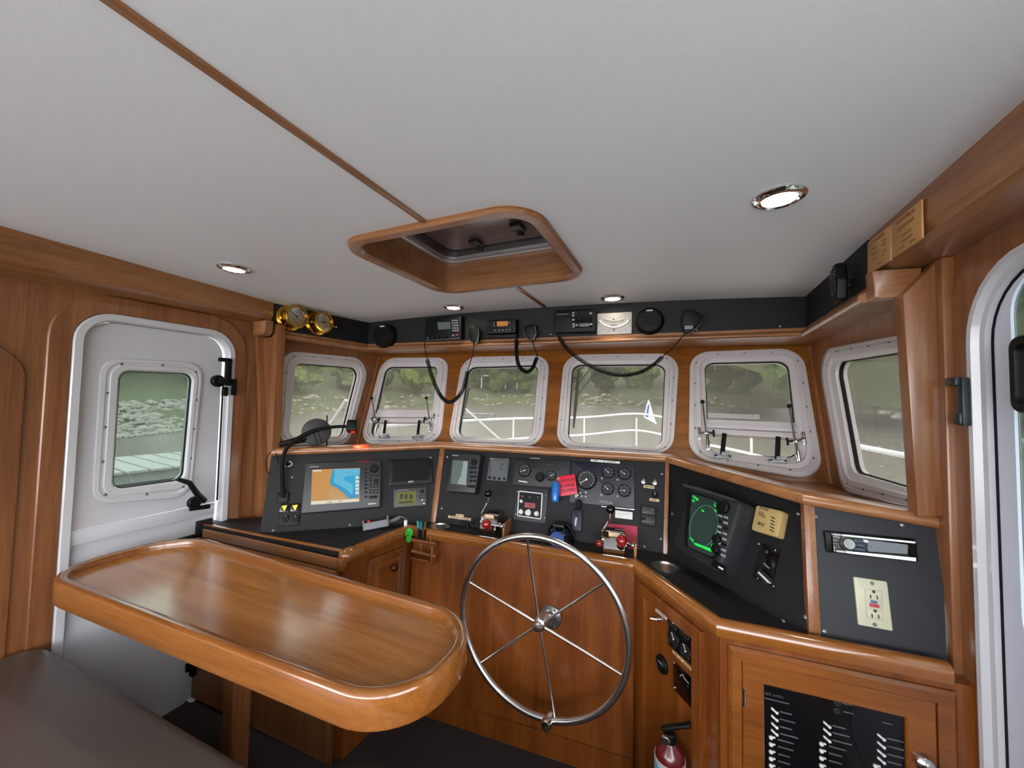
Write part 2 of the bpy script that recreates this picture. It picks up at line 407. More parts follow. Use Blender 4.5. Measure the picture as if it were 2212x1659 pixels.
struct('trim_14', MB().plate(shelf, [], LZ-.040, LZ-.01), WX, 'cherry soffit shelf joining the overhead panels to the window walls')
# --- window walls
T1, T2 = V((-2.23, 2.39, 1.78)), V((.65, 2.65, 1.78))
FP = pl3(T1, T2, T1+V((0, -.30, -.72)))
J1, J2 = FP.at(770, 965), FP.at(1800, 1068)
S1 = pl3(T1, J1, (-2.24, 1.47, 1.5)); S2 = pl3(T2, J2, (.69, 1.5, 1.5))
def ext(a, b, t): return a+(b-a)*t
WINS = [  # plane, outer corners, inner corners, radii, label
 (S1, ((607, 757), (800, 775), (751, 962), (594, 962)), ((634, 786), (772, 796), (734.5, 944), (618, 947)), 'leftmost round-cornered white window, beside the door post'),
 (FP, ((828, 774), (971, 773), (952, 960), (778, 960)), ((837, 795), (949, 795), (930, 943), (803, 945)), 'opening white window under the keypad radio, second from the left'),
 (FP, ((1001, 772), (1189, 768.5), (1172, 966), (966, 962)), ((1014.5, 796), (1165, 791.5), (1150, 953), (992, 944.5)), 'fixed white front window with a house on the hill behind it'),
 (FP, ((1219.5, 767), (1468, 764), (1454, 984), (1200, 970)), ((1238, 791), (1437, 790), (1428.5, 969), (1227.5, 956)), 'fixed white front window above the blue engine panel, showing the bow flag'),
 (FP, ((1490.5, 762), (1733, 752.5), (1782, 1044), (1487, 990)), ((1521, 787), (1700, 783), (1722, 992), (1530, 981)), 'opening white window above the radar'),
 (S2, ((1768, 757), (2014, 711), (2040, 1111), (1824, 1062)), ((1816, 783), (1992, 757), (2018, 1066), (1860, 1021)), 'rightmost round-cornered white window, half hidden by the post')]
holes = {id(FP): [], id(S1): [], id(S2): []}
screw_me = None
SCR = []
for wi, (pl, oc, ic, lab) in enumerate(WINS):
    O = [V(pl.l(*q)) for q in oc][::-1]; I = [V(pl.l(*q, -.03)) for q in ic][::-1]
    ro = rpoly(O, .115, 8); ri = rpoly(I, .055, 8)
    lv = [(0, 0), (0, .008), (.05, .012), (.27, .013), (.31, .008), (.36, .008), (.40, .014), (.64, .014), (.70, .004), (.97, -.002), (1, -.016), (1, -.045), (.35, -.045), (.30, 0)]
    W = thing('window_%d' % (wi+1), lab, 'window', pl.m0(), kind='structure')
    lp = lambda t, z: [(*(a.lerp(b, t)), z) for a, b in zip(ro, ri)]
    MB().loft([lp(t, z) for t, z in lv], wrap=True).build('frame', WHTF, W, ang=32)
    MB().loft([lp(.985, -.014), lp(.985, -.028), lp(1.04, -.028), lp(1.04, -.014)], wrap=True).build('gasket', RUB, W)
    holes[id(pl)].append([a.lerp(b, .32) for a, b in zip(ro, ri)])
    opening = wi in (1, 4)
    if not opening:
        MB().prism(ri, -.031, -.027).build('pane', GLASS, W)
    else:
        sp = {1: ((816.5, 884), (939, 884), (936, 912), (810, 912)), 4: ((1526, 903), (1718, 911), (1718, 947), (1528, 936))}[wi]
        up = {1: ((837, 795), (949, 795), (939, 886), (816.5, 886)), 4: ((1521, 787), (1700, 783), (1719, 912), (1526, 905))}[wi]
        U = [V(pl.l(*q, -.03)) for q in up][::-1]
        MB().prism(ri, -.031, -.027).build('pane', GLASS, W)
        Q = [V(pl.l(*q)) for q in sp]
        a, b, c, d = Q
        e = lambda t0, t1, x0=-.03, x1=1.03: [a.lerp(d, t0).lerp(b.lerp(c, t0), x0), a.lerp(d, t0).lerp(b.lerp(c, t0), x1), a.lerp(d, t1).lerp(b.lerp(c, t1), x1), a.lerp(d, t1).lerp(b.lerp(c, t1), x0)]
        MB().prism(e(0, .28), -.03, -.012, .003).prism(e(.28, .62), -.03, .002, .004).prism(e(.66, 1.0), -.035, -.004, .004).build('sash_rail', WHTF, W)
        # stay rods with ball ends, clamps, and the two black arms on grey hinge blocks
        rods = {1: (((803, 860), (814, 925)), ((921, 860), (930, 925))), 4: (((1517.5, 868), (1529, 962)), ((1704.5, 877), (1723, 985)))}[wi]
        brk = {1: ((803, 905), (938, 905)), 4: ((1510, 937), (1735, 948))}[wi]
        for (r0, r1), bk, sg in zip(rods, brk, (1, -1)):
            p0, p1 = V((*pl.l(*r0, .05), .05)), V((*pl.l(*r1, .03), .03))
            rod = MB().tube([p0, p1], .0045, 8).build('stay_rod', SCREW, W)
            MB().ball(p0, .0115).build('ball_end', BLKP, rod)
            MB().box((p1.x, p1.y, .03), (.022, .06, .02), .006).build('rod_socket', CHROME, rod)
            bc = V((*pl.l(*bk, .01), .0)); cc = p0.lerp(p1, .72)
            k = MB(); k.box((bc.x, bc.y, .014), (.016, .07, .02), .004); k.tube([(bc.x, bc.y, .02), (cc.x, cc.y, cc.z)], .006, 8); k.box((cc.x, cc.y, cc.z), (.022, .018, .02), .005)
            k.build('stay_bracket', CHROME, W)
            kx = cc.x+sg*.035
            k = MB(); k.tube([(cc.x, cc.y, cc.z+.004), (kx, cc.y-.002, cc.z+.006)], .005, 8); k.box((kx, cc.y-.004, cc.z+.006), (.010, .04, .012), .003)
            k.build('wing_knob', BLKP, W)
        arms = {1: ((833, 908, 829, 941), (906, 908, 902, 943)), 4: ((1565, 936, 1560, 982), (1681, 943, 1679, 992))}[wi]
        for ax, ay, bx_, by in arms:
            p0, p1 = V((*pl.l(ax, ay, .03), .03)), V((*pl.l(bx_, by, .02), .02)); d = (p1-p0)
            mm = look((p0+p1)/2, d, (0, 0, 1))
            MB().box((0, 0, 0), (.018 if wi == 1 else .022, .01, d.length), .002, mm).build('hinge_arm', RUB, W)
            k = MB(); k.box((p1.x+.004, p1.y-.008, .016), (.085, .022, .016), .004); k.box((p1.x+.018, p1.y+.006, .020), (.045, .016, .02), .003)
            hb = k.build('hinge_block', mat('grey_alloy', '#9a9ca2', .35, .5), W)
            for s in (-.03, .034): MB().cyl(.005, .022, .0265, T(p1.x+s, p1.y-.008, 0), 10).build('hinge_screw', BLKP, hb)
    # screws round the flange
    L = [a.lerp(b, .335) for a, b in zip(ro, ri)]; n = len(L); tot = [0]
    for i in range(n): tot.append(tot[-1]+(L[(i+1) % n]-L[i]).length)
    cnt = 16
    for k in range(cnt):
        d = tot[-1]*(k+.5)/cnt; j = max(i for i in range(n) if tot[i] <= d); f = (d-tot[j])/(tot[j+1]-tot[j]); p = L[j].lerp(L[(j+1) % n], f)
        if not SCR:
            s = MB().lathe([(.0055, 0), (.0055, .002), (.003, .0045), (.0001, .005)], None, 10).build('screw', SCREW, W); SCR.append(s)
        else:
            s = SCR[0].copy(); COL.objects.link(s); s.parent = W
        s.matrix_local = T(p.x, p.y, .008)
LT, LB = -.34, 1.2
def wallpoly(pl, pts): return [V(((p-pl.o).dot(pl.x), (p-pl.o).dot(pl.y))) for p in pts]
struct('wall_front', MB().plate(wallpoly(FP, [ext(T1, J1, LT), ext(T2, J2, LT), ext(T2, J2, LB), ext(T1, J1, LB)]), holes[id(FP)], -.03, 0, FP.m0()), FX, 'cherry front wall leaning outward, cut for four windows')
eA = [S1.w(*[( V(S1.o)-S1.o).dot(S1.x)]*2)] if False else None
def drop(pl, y, z):   # point of a plane at given y and z
    n = pl.n; x = (pl.o.dot(n)-n.y*y-n.z*z)/n.x; return V((x, y, z))
struct('wall_left_forward', MB().plate(wallpoly(S1, [ext(T1, J1, LT), drop(S1, 1.44, 2.03), drop(S1, 1.44, .9), ext(T1, J1, LB)]), holes[id(S1)], -.03, 0, S1.m0()), WZ, 'cherry wall round the leftmost window', cat='wall')
struct('wall_right_forward', MB().plate(wallpoly(S2, [ext(T2, J2, LT), drop(S2, 1.40, 2.03), drop(S2, 1.40, .9), ext(T2, J2, LB)]), holes[id(S2)], -.03, 0, S2.m0()), WZ, 'cherry wall round the rightmost window', cat='wall')
# joint battens
for i, (a, b, lab) in enumerate(((T1, J1, 'slim cherry batten where the left window wall meets the front wall'), (T2, J2, 'slim cherry batten where the right window wall meets the front wall'))):
    struct('trim_%d' % (15+i), MB().tube([ext(a, b, -.05), ext(a, b, 1.08)], .016, 10), WZ, lab)
# right wall, post, door
PS = PL((WR, 0, 0), (-1, 0, 0))
sd = rpoly([(-1.408, 0.0), (-.72, 0.0), (-.72, 1.79), (-1.408, 1.79)], [.15, .15, .2, .2], 8)
sw_ = rpoly([(-.50, .62), (1.15, .62), (1.15, 1.72), (-.50, 1.72)], .1, 8)
struct('wall_right', MB().plate([V(p) for p in ((-1.62, FLOOR-.06), (1.4, FLOOR-.06), (1.4, 2.05), (-1.62, 2.05))], [inset(sd, .012), sw_], -.03, 0, PS.m0()), WZ, 'cherry right wall around the open side door')
sr = rpoly([(-1.492, -.05), (-.65, -.05), (-.65, 1.87), (-1.492, 1.87)], [.15, .15, .24, .24], 8)
struct('trim_17', ringmb(sr, sd, 0, .014, .004, PS.m0()), WZ, 'raised round-cornered cherry surround of the right door')
PR = PL((0, 1.5, 0), (0, -1, 0))
struct('trim_18', MB().prism([V(PR.l(*q)) for q in ((1982, 1116), (2048, 1116), (2028, 560), (1950, 638))], -.05, 0, .004, PR.m0()), WZ, 'upright cherry post beside the rightmost window')
struct('trim_19', MB().box((.683, 1.525, .85), (.032, .11, 2.0), .006), WZ, 'narrow cherry stile between the post and the right door surround')
struct('light_block_wall', MB().box((-.8, -1.40, .24), (3.1, .05, .80)), WX, 'unseen low cherry wall added aft to block light', cat='wall')  # unseen, added to keep light off the lower cabin
# floor
FLM = mat('dark_carpet', '#231c18', .95, var=.5, scale=300, bump=.6)
struct('floor', MB().box((-.8, .3, FLOOR-.02), (3.2, 4.6, .04)), FLM, 'dark carpeted wheelhouse sole')
W7 = thing('window_7', 'unseen side window added in the right wall to let light in', 'window', PS.m0(), kind='structure')  # unseen opening, added to light the left door and bench
ringmb(inset(sw_, -.05), inset(sw_, .02), 0, .014, .004, None).build('frame', WHTF, W7)
MB().prism(sw_, -.02, -.016).build('pane', glass('clear_glass', '#fafafa', .01), W7)
# ---------------- left door
D1 = thing('door_1', 'white two-part weather door with a window in the left wall', 'door', PD.m0(), kind='structure')
din = inset(dout, .034)
g3 = lambda l, z: [(p[0], p[1], z) for p in l]
MB().loft([g3(dout, -.03), g3(dout, .020), g3(inset(dout, .004), .024), g3(inset(din, -.006), .024), g3(din, .016), g3(din, -.05), g3(dout, -.05)], wrap=True).build('frame', WHT, D1)
DO = [V(PD.l(*q, -.005)) for q in ((216, 772), (438, 783), (409, 1074), (195, 1090))][::-1]
DI = [V(PD.l(*q, -.02)) for q in ((254.5, 801), (411.5, 807), (391, 1036), (238, 1057))][::-1]
rdo, rdi = rpoly(DO, .075, 8), rpoly(DI, .04, 8)
zs = .845
up = rpoly([(.735, zs), (1.272, zs), (1.272, 1.732), (.735, 1.732)], [.004, .004, .1, .1], 8)
lo = rpoly([(.735, -.155), (1.272, -.155), (1.272, zs-.005), (.735, zs-.005)], [.11, .16, .004, .004], 8)
MB().plate(up, [[a.lerp(b, .4) for a, b in zip(rdo, rdi)]], -.035, -.006).build('upper_leaf', WHT, D1)
MB().prism(lo, -.035, -.006, .003).build('lower_leaf', WHT, D1)
MB().box((1.0, zs-.028, .002), (.53, .055, .016), .003).build('split_rail', WHT, D1)
lp = lambda t, z: [(*(a.lerp(b, t)), z) for a, b in zip(rdo, rdi)]
wf = MB().loft([lp(t, z) for t, z in ((0, -.006), (0, .002), (.06, .007), (.28, .008), (.34, .004), (.48, .004), (.54, .009), (.86, .008), (1, -.004), (1, -.04), (.4, -.04), (.38, -.006))], wrap=True).build('window_frame', WHT, D1, ang=32)
MB().loft([lp(.985, -.006), lp(.985, -.02), lp(1.05, -.02), lp(1.05, -.006)], wrap=True).build('window_gasket', RUB, wf)
MB().prism(rdi, -.026, -.022).build('pane', GLASSC, D1)
L = [a.lerp(b, .41) for a, b in zip(rdo, rdi)]
for k in range(12):
    p = L[int((k+.5)*len(L)/12) % len(L)] if False else None
tot = [0]; n = len(L)
for i in range(n): tot.append(tot[-1]+(L[(i+1) % n]-L[i]).length)
for k in range(12):
    d = tot[-1]*(k+.3)/12; j = max(i for i in range(n) if tot[i] <= d); p = L[j].lerp(L[(j+1) % n], (d-tot[j])/(tot[j+1]-tot[j]))
    s = SCR[0].copy(); COL.objects.link(s); s.parent = wf; s.name = 'window_screw'; s.matrix_local = T(p.x, p.y, .004)
# leaf edge seal, latch, handle, lock
e0, e1 = PD.l(471, 860), PD.l(455, 1090)
MB().tube([(1.276, 1.50, .006), (1.276, zs+.01, .006)], .004, 6).build('edge_seal', RUB, D1)
la = PD.l(484, 812)
k = MB().box((la[0], la[1]+.02, .035), (.03, .15, .02), .006).box((la[0]-.02, la[1]+.085, .035), (.06, .022, .02), .006)
k.cyl(.032, .0, .025, T(la[0]-.035, la[1]-.03, 0), 18, .006).box((la[0]-.005, la[1]-.03, .03), (.08, .03, .022), .006).box((la[0]+.035, la[1]-.06, .03), (.02, .09, .03), .006).box((la[0]-.01, la[1]-.085, .03), (.02, .05, .03), .005)
k.build('upper_latch', BLKP, D1)
h0 = V((*PD.l(383, 1035, .06), .06)); h1 = V((*PD.l(442, 1082, .05), .05)); hm_ = V((*PD.l(405, 1042, .06), .075))
k = MB().tube([h0, hm_, h0.lerp(h1, .7)+V((0, 0, .01)), h1], .012, 8, rs=[.009, .012, .014, .013]).cyl(.03, -.002, .02, T(*PD.l(418, 1085), 0), 18, .005)
k.tube([(*PD.l(405, 1098), .02), (*PD.l(445, 1092), .03)], .012, 8)
k.build('lever_handle', BLKP, D1)
l0 = PD.l(440, 1138)
MB().box((l0[0], l0[1], .002), (.075, .075, .016), .004).cyl(.012, .01, .02, T(l0[0]-.005, l0[1]-.012, 0), 14, .003).build('lock_plate', mat('dark_bronze', '#2b2b2e', .4, .6), D1)
l0 = PD.l(420, 1158)
MB().box((l0[0], l0[1], .004), (.15, .02, .02), .005).build('bolt', BLKP, D1)
l0 = PD.l(421, 1440)
MB().box((l0[0], l0[1], .01), (.05, .07, .03), .006).box((l0[0]-.03, l0[1]+.02, .01), (.03, .04, .02), .004).build('lower_latch', BLKP, D1)
MB().tube(spline([(*PD.l(438, 1465), .01), (*PD.l(425, 1500), .01), (*PD.l(385, 1540), .01)], 8), .009, 8).build('lower_seal', RUB, D1)
# ---------------- right door (stands in the right wall, only its edge in view)
D2 = thing('door_2', 'white right-hand weather door with a black seal, only its edge in view', 'door', PS.m0(), kind='structure')
sdi = inset(sd, .036)
MB().loft([g3(sd, -.03), g3(sd, .016), g3(inset(sd, .004), .020), g3(inset(sdi, -.020), .018), g3(inset(sdi, -.014), .004), g3(sdi, .002), g3(sdi, -.035), g3(sd, -.035)], wrap=True).build('frame', WHT, D2)
MB().loft([g3(inset(sdi, -.002), -.022), g3(inset(sdi, -.002), -.010), g3(inset(sdi, .007), -.010), g3(inset(sdi, .007), -.022)], wrap=True).build('seal', RUB, D2)
uw, zw = PS.l(2184, 720, -.012)[0], PS.l(2212, 606, -.012)[1]
win = rpoly([(uw, .86), (-.86, .86), (-.86, zw+.02), (uw, zw+.02)], .09, 8)
MB().plate(inset(sd, .04), [win], -.021, -.012).build('leaf', mat('door_blue_white', '#c9cfe0', .3, var=.02), D2)
MB().prism(win, -.020, -.018).build('pane', GLASSC, D2)
a = PS.l(2115, 868)
k = MB().box((a[0], a[1], .030), (.03, .125, .016), .003).box((a[0]-.018, a[1]+.053, .036), (.045, .022, .02), .003).box((a[0]-.004, a[1]-.045, .034), (.03, .03, .018), .003)
k.build('strike_plate', mat('gunmetal', '#3a3d42', .4, .7), D2)
k = MB().loft([[(p[0], p[1], z) for p in rrect(a_, b_, r_, 5, *PS.l(2236, 806, .05))] for a_, b_, r_, z in ((.12, .165, .025, .0), (.12, .165, .025, .05), (.112, .157, .023, .056), (.084, .125, .016, .056), (.08, .12, .016, .05), (.08, .12, .016, 0))], wrap=True)
k.build('pull_handle', BLKP, D2)
# ================================================================== HELM FURNITURE
CZ = .74
def cz(x, y): p = onz(x, y, CZ); return V((p.x, p.y, CZ))
P = [cz(*q) for q in ((748, 1196), (884, 1141), (925, 1150), (1370, 1218), (1550, 1350), (2056, 1449))]
A0, A1 = cz(550, 1154), cz(742, 1194)
P[0] = cz(775, 1185)
# worktop
poly = [A0+V((-.55, -.05, 0)), A1] + P[1:] + [V((P[5].x+.012, 1.52, 0)), V((.45, 1.75, 0)), V((-.05, 2.15, 0)), V((-1.25, 1.98, 0)), V((-2.26, 1.36, 0))]
ctr = thing('worktop', 'black laminate helm worktop with a honey-coloured wooden edge, below the instrument panels', 'worktop')
CUPS = [cz(950, 1137), cz(1437, 1224)]; CR = .045
MB().plate([V((p.x, p.y)) for p in poly], [circ(CR, 28, c.x, c.y) for c in CUPS], CZ-.03, CZ).build('top', BLK, ctr)
# fiddle rail along its front edge
fr = [(.006, -.032), (.010, -.016), (.008, .004), (0, .013), (-.014, .016), (-.026, .012), (-.030, 0), (-.030, -.032)]
rail = MB().sweep([(-a, b) for a, b in fr], P)
d0 = (P[0]-P[1]).normalized()
rail.tube([P[0]-d0*.02+V((-.008, 0, -.016)), P[0]+d0*.01+V((-.010, 0, -.016)), P[0]+d0*.04+V((-.012, 0, -.016)), P[0]+d0*.065+V((-.014, 0, -.016)), P[0]+d0*.08+V((-.016, 0, -.016)), P[0]+d0*.086+V((-.016, 0, -.016))], .03, 14, rs=[.026, .031, .034, .032, .022, .006])
rail = rail.build('fiddle_rail', TE, ctr, ang=45)
# cabinets
def foot(name, pts, z0, z1, label, m=HX):
    t = thing(name, label, 'cabinet')
    MB().prism([V((p[0], p[1])) for p in pts], z0, z1).build('carcass', m, t); return t
TOP = CZ-.032
pfl = foot('port_cabinet', [P[1]+V((-.004, 0, 0)), (-1.32, 1.96), (-2.24, 1.36), (-2.24, 1.24), (A1.x-.03, A1.y+.005), (P[0].x-.006, P[0].y-.05)], FLOOR, TOP, 'cherry cabinet with a raised door and round knob under the left of the worktop')
pfl.name = 'corner_cabinet'
PC = pl3(P[0]+V((0, .03, 0)), P[1], P[1]-V((0, 0, 1)))
fm, fw, fh = PC.fit((790, 1215), (868, 1178), (868, 1310), (790, 1345))
dr = MB().prism(rrect(fw, fh, .004), .0, .016, .004).loft([[(p[0], p[1], z) for p in rrect(fw-a, fh-a, .003)] for a, z in ((.07, .016), (.085, .022), (.11, .024))]).build('door', HX, pfl); dr.matrix_world = fm
kn = MB().lathe([(.010, .022), (.009, .032), (.017, .042), (.019, .050), (.014, .056), (.0001, .058)]).build('knob', mat('bronze_knob', '#6b4a30', .2, .9), dr); kn.matrix_local = fm.inverted() @ PC.pt(838, 1222)
# helm front panel (leans in at the foot)
hp = [P[2], P[3]]
PH = pl3(P[2]+V((0, .02, 0)), P[3]+V((0, .02, 0)), (P[2]+P[3])/2+V((0, .02-.04, -.88)))
t = thing('helm_cabinet', 'plain cherry helm front panel behind the steering wheel', 'cabinet')
def dn(p, z): # down the leaning helm plane
    q = p+V((0, .02, 0)); n = PH.n; y = (PH.o.dot(n)-n.x*q.x-n.z*z)/n.y; return V((q.x, y, z))
a, b, c, d = dn(P[2]-V((.10, 0.0, 0)), FLOOR), dn(P[3], FLOOR), dn(P[3], TOP), dn(P[2]-V((.10, 0, 0)), TOP)
bk = V((0, .20, 0))
MB().hexa([a, b, b+bk, a+bk, d, c, c+bk, d+bk]).build('front_panel', HX, t)
MB().hexa([a+V((0, -.006, 0)), b+V((0, -.006, 0)), b+bk*.02, a+bk*.02, a+V((0, -.006, .10)), b+V((0, -.006, .10)), b+V((0, 0, .10)), a+V((0, 0, .10))]).build('plinth', HX, t)
# starboard angled cabinet with gauges
t = foot('gauge_cabinet', [P[3]+V((.0, .004, 0)), P[4]+V((-.0, .004, 0)), (.45, 1.70), (-.05, 2.12)], FLOOR, TOP, 'narrow angled cherry cabinet carrying the small gauge panel')
PG = pl3(P[3]+V((0, .004, 0)), P[4]+V((0, .004, 0)), P[4]+V((0, .004, -1)))
q = [PG.l(*z) for z in ((1384, 1262), (1519, 1357), (1526, 1659), (1384, 1659))]
o_ = rpoly([V(q[0]), V(q[1]), V((q[1][0], FLOOR+.02)), V((q[0][0], FLOOR+.02))][::-1], .006, 3) if False else None
W_ = (P[4]-P[3]).length
u0, u1 = PG.l(1384, 1300)[0], PG.l(1522, 1400)[0]
zt = PG.l(1450, 1308)[1]
f = lambda i: [V(p) for p in ((u0+i, -.84+i), (u1-i, -.84+i), (u1-i, zt+.0-i), (u0+i, zt-i))]
MB().loft([[(p.x, p.y, z) for p in f(i)] for i, z in ((0, 0), (0, .012), (.004, .016), (.042, .016), (.046, .012), (.046, 0))], PG.m0(), wrap=True).build('face_frame', HX, t)
# starboard cabinet with breaker door
t = foot('breaker_cabinet', [P[4]+V((.006, .004, 0)), P[5]+V((0, .004, 0)), (.69, P[5].y+.01), (.69, 1.55), (.40, 1.60)], FLOOR, TOP, 'cherry cabinet with a glazed door over the breaker panel, at the right')
PB = pl3(P[4]+V((0, .004, 0)), P[5]+V((0, .004, 0)), P[5]+V((0, .004, -1)))
fo = [PB.l(*z) for z in ((1572, 1388), (2060, 1492))]
di = [PB.l(*z, .015) for z in ((1603, 1425), (2022, 1520))]
gl = [PB.l(*z, .018) for z in ((1648, 1478), (1962, 1550))]
zo, zd, zg = (fo[0][1]+fo[1][1])/2, (di[0][1]+di[1][1])/2, (gl[0][1]+gl[1][1])/2
rct = lambda x0, x1, zt, zb=-.70: [V(p) for p in ((x0, zb), (x1, zb), (x1, zt), (x0, zt))]
def rg(a, b, z0, z1, bv, m=None): return ringmb(a, b, z0, z1, bv, m)
MB().loft([[(p.x, p.y, z) for p in rct(*r)] for r, z in (((fo[0][0], fo[1][0], zo, -.80), 0), ((fo[0][0], fo[1][0], zo, -.80), .010), ((fo[0][0]+.008, fo[1][0]-.008, zo-.008, -.79), .018), ((di[0][0]-.002, di[1][0]+.002, zd+.002, -.70), .018), ((di[0][0]-.002, di[1][0]+.002, zd+.002, -.70), 0))], PB.m0(), wrap=True).build('face_frame', CX_, t)
dm = PB.m0()
dr = MB().loft([[(p.x, p.y, z) for p in rct(*r)] for r, z in (((di[0][0], di[1][0], zd, -.69), 0), ((di[0][0], di[1][0], zd, -.69), .014), ((di[0][0]+.003, di[1][0]-.003, zd-.003, -.688), .017), ((gl[0][0], gl[1][0], zg, -.60), .017), ((gl[0][0]+.004, gl[1][0]-.004, zg-.004, -.598), .013), ((gl[0][0]+.004, gl[1][0]-.004, zg-.004, -.598), 0))], wrap=True).build('door', CX_, t); dr.matrix_world = dm
MB().prism(rct(gl[0][0], gl[1][0], zg, -.6), .006, .008).build('glass', glass('cabinet_glass', '#e8e8e8', .0), dr)
hg = PB.l(1607, 1505, .018)
MB().tube([(hg[0], hg[1]-.025, .018), (hg[0], hg[1]+.025, .018)], .005, 10).build('hinge', CHROME, dr)
kb = PB.l(1992, 1645, .03)
MB().lathe([(.012, .016), (.010, .026), (.018, .036), (.019, .044), (.012, .051), (.0001, .053)], T(kb[0], kb[1], 0)).build('knob', CHROME, dr)
# breaker panel behind the glass (part of the cabinet)
bp = MB().prism(rct(gl[0][0]-.003, gl[1][0]+.003, zg+.003, -.6), .0005, .003).build('breaker_panel', mat('breaker_black', '#0b0c12', .4), t); bp.matrix_world = dm
TG = mat('toggle_ivory', '#c8c8c2', .4)
def tog(x, y, on):
    b = MB(); c = PB.l(x, y, .005)
    if on: b.box((0, 0, .006), (.016, .006, .007), .002, T(c[0], c[1], 0) @ R(-38, 'Z')).ball((c[0]+.008, c[1]-.006, .006), .0045)
    else: b.ball((c[0]-.002, c[1], .006), .006).box((c[0]+.005, c[1]+.003, .006), (.008, .005, .006), .002)
    o = b.build('breaker_switch', TG, bp); return c
rows1 = [(1668, 1533), (1668, 1549), (1668, 1565), (1668, 1580), (1664, 1593), (1664, 1608), (1664, 1624), (1664, 1639), (1664, 1654)]
rows2 = [(1781, 1563), (1781, 1578), (1781, 1594), (1773, 1607), (1773, 1622), (1773, 1638), (1773, 1654)]
rows3 = [(1898, 1590), (1898, 1607), (1898, 1624), (1898, 1640), (1890, 1655)]
for rows, non in ((rows1, 4), (rows2, 3), (rows3, 4)):
    for i, (x, y) in enumerate(rows):
        c = tog(x+3, y, i < non); ln = random.choice((.022, .03, .036))
        MB().box((c[0]+.020+ln/2, c[1]-.002, .0035), (ln+.008, .0035, .001)).build('legend', GREYPR, bp)
c = PB.l(1672, 1503, .004); MB().text('SET AMPS', .011, T(c[0], c[1], .0032), .0004).build('lettering', GREYPR, bp)
c = PB.l(1683, 1514, .004); MB().box((c[0]-.01, c[1]-.002, .0035), (.07, .003, .001)).build('legend', GREYPR, bp)
for q in ((1830, 1522), (1833, 1540), (1917, 1563)):
    c = PB.l(*q, .004); MB().box((c[0], c[1], .0035), (.022, .003, .001)).build('legend', GREYPR, bp)
for q in ((1808, 1519), (1807, 1535)):
    c = PB.l(*q, .004); MB().lathe([(.008, .003), (.008, .006), (.006, .008), (.0001, .008)], T(c[0], c[1], 0), 14).build('indicator_lamp', GRYP, bp)
# chart shelf with wooden fiddles in front of the left worktop
t = thing('chart_shelf', 'stepped open shelf with thin wooden lips in front of the left worktop', 'shelf')
B0, B1 = onz(500, 1158, CZ-.02), onz(728, 1210, CZ-.02)
MB().hexa([A0+V((-.5, -.045, -.004)), A1+V((0, 0, -.004)), A1+V((0, .016, -.004)), A0+V((-.5, -.029, -.004)), A0+V((-.5, -.045, .008)), A1+V((0, 0, .008)), A1+V((0, .016, .008)), A0+V((-.5, -.029, .008))], .002).build('edge_batten', TE, t)
E0 = B0+(B0-B1).normalized()*.45
MB().hexa([E0+V((0, 0, -.05)), B1+V((0, 0, -.05)), A1+V((0, 0, -.05)), A0+V((-.5, -.04, -.05)), E0+V((0, 0, -.042)), B1+V((0, 0, -.042)), A1+V((0, 0, -.042)), A0+V((-.5, -.04, -.042))]).build('tray', BLK, t)
z = lambda p, dz, dy=0: p+V((0, dy, dz))
MB().hexa([z(E0, -.04), z(B1, -.04), z(B1, -.04, .014), z(E0, -.04, .014), z(E0, .004), z(B1, .004), z(B1, .004, .014), z(E0, .004, .014)], .003).build('lip', WX, t)
MB().hexa([z(E0, -.058, -.012), z(B1, -.058, -.012), z(B1, -.058, .014), z(E0, -.058, .014), z(E0, -.044, -.012), z(B1, -.044, -.012), z(B1, -.044, .014), z(E0, -.044, .014)], .003).build('lower_lip', TE, t)
MB().hexa([z(B1, -.045, -.005)+V((-.0, 0, 0)), z(B1, -.045, -.005)+V((.03, .0, 0)), A1+V((.03, 0, -.06)), A1+V((0, 0, -.06)), z(B1, .004, -.005), z(B1, .004, -.005)+V((.03, 0, 0)), A1+V((.03, 0, -.002)), A1+V((0, 0, -.002))], .003).build('end_block', TE, t)
MB().hexa([E0+V((0, .01, FLOOR-CZ+.02)), B1+V((0, .01, FLOOR-CZ+.02)), A1+V((-.02, 0, FLOOR-CZ+.02)), A0+V((-.52, -.05, FLOOR-CZ+.02)), E0+V((0, .01, -.16)), B1+V((0, .01, -.16)), A1+V((-.02, 0, -.16)), A0+V((-.52, -.05, -.16))]).build('base', WZ, t)
MB().hexa([B1+V((-.025, 0, -.16)), B1+V((0, 0, -.16)), A1+V((-.02, 0, -.16)), A1+V((-.045, 0, -.16)), B1+V((-.025, 0, -.058)), B1+V((0, 0, -.058)), A1+V((-.02, 0, -.058)), A1+V((-.045, 0, -.058))], .002).build('end_post', WZ, t)
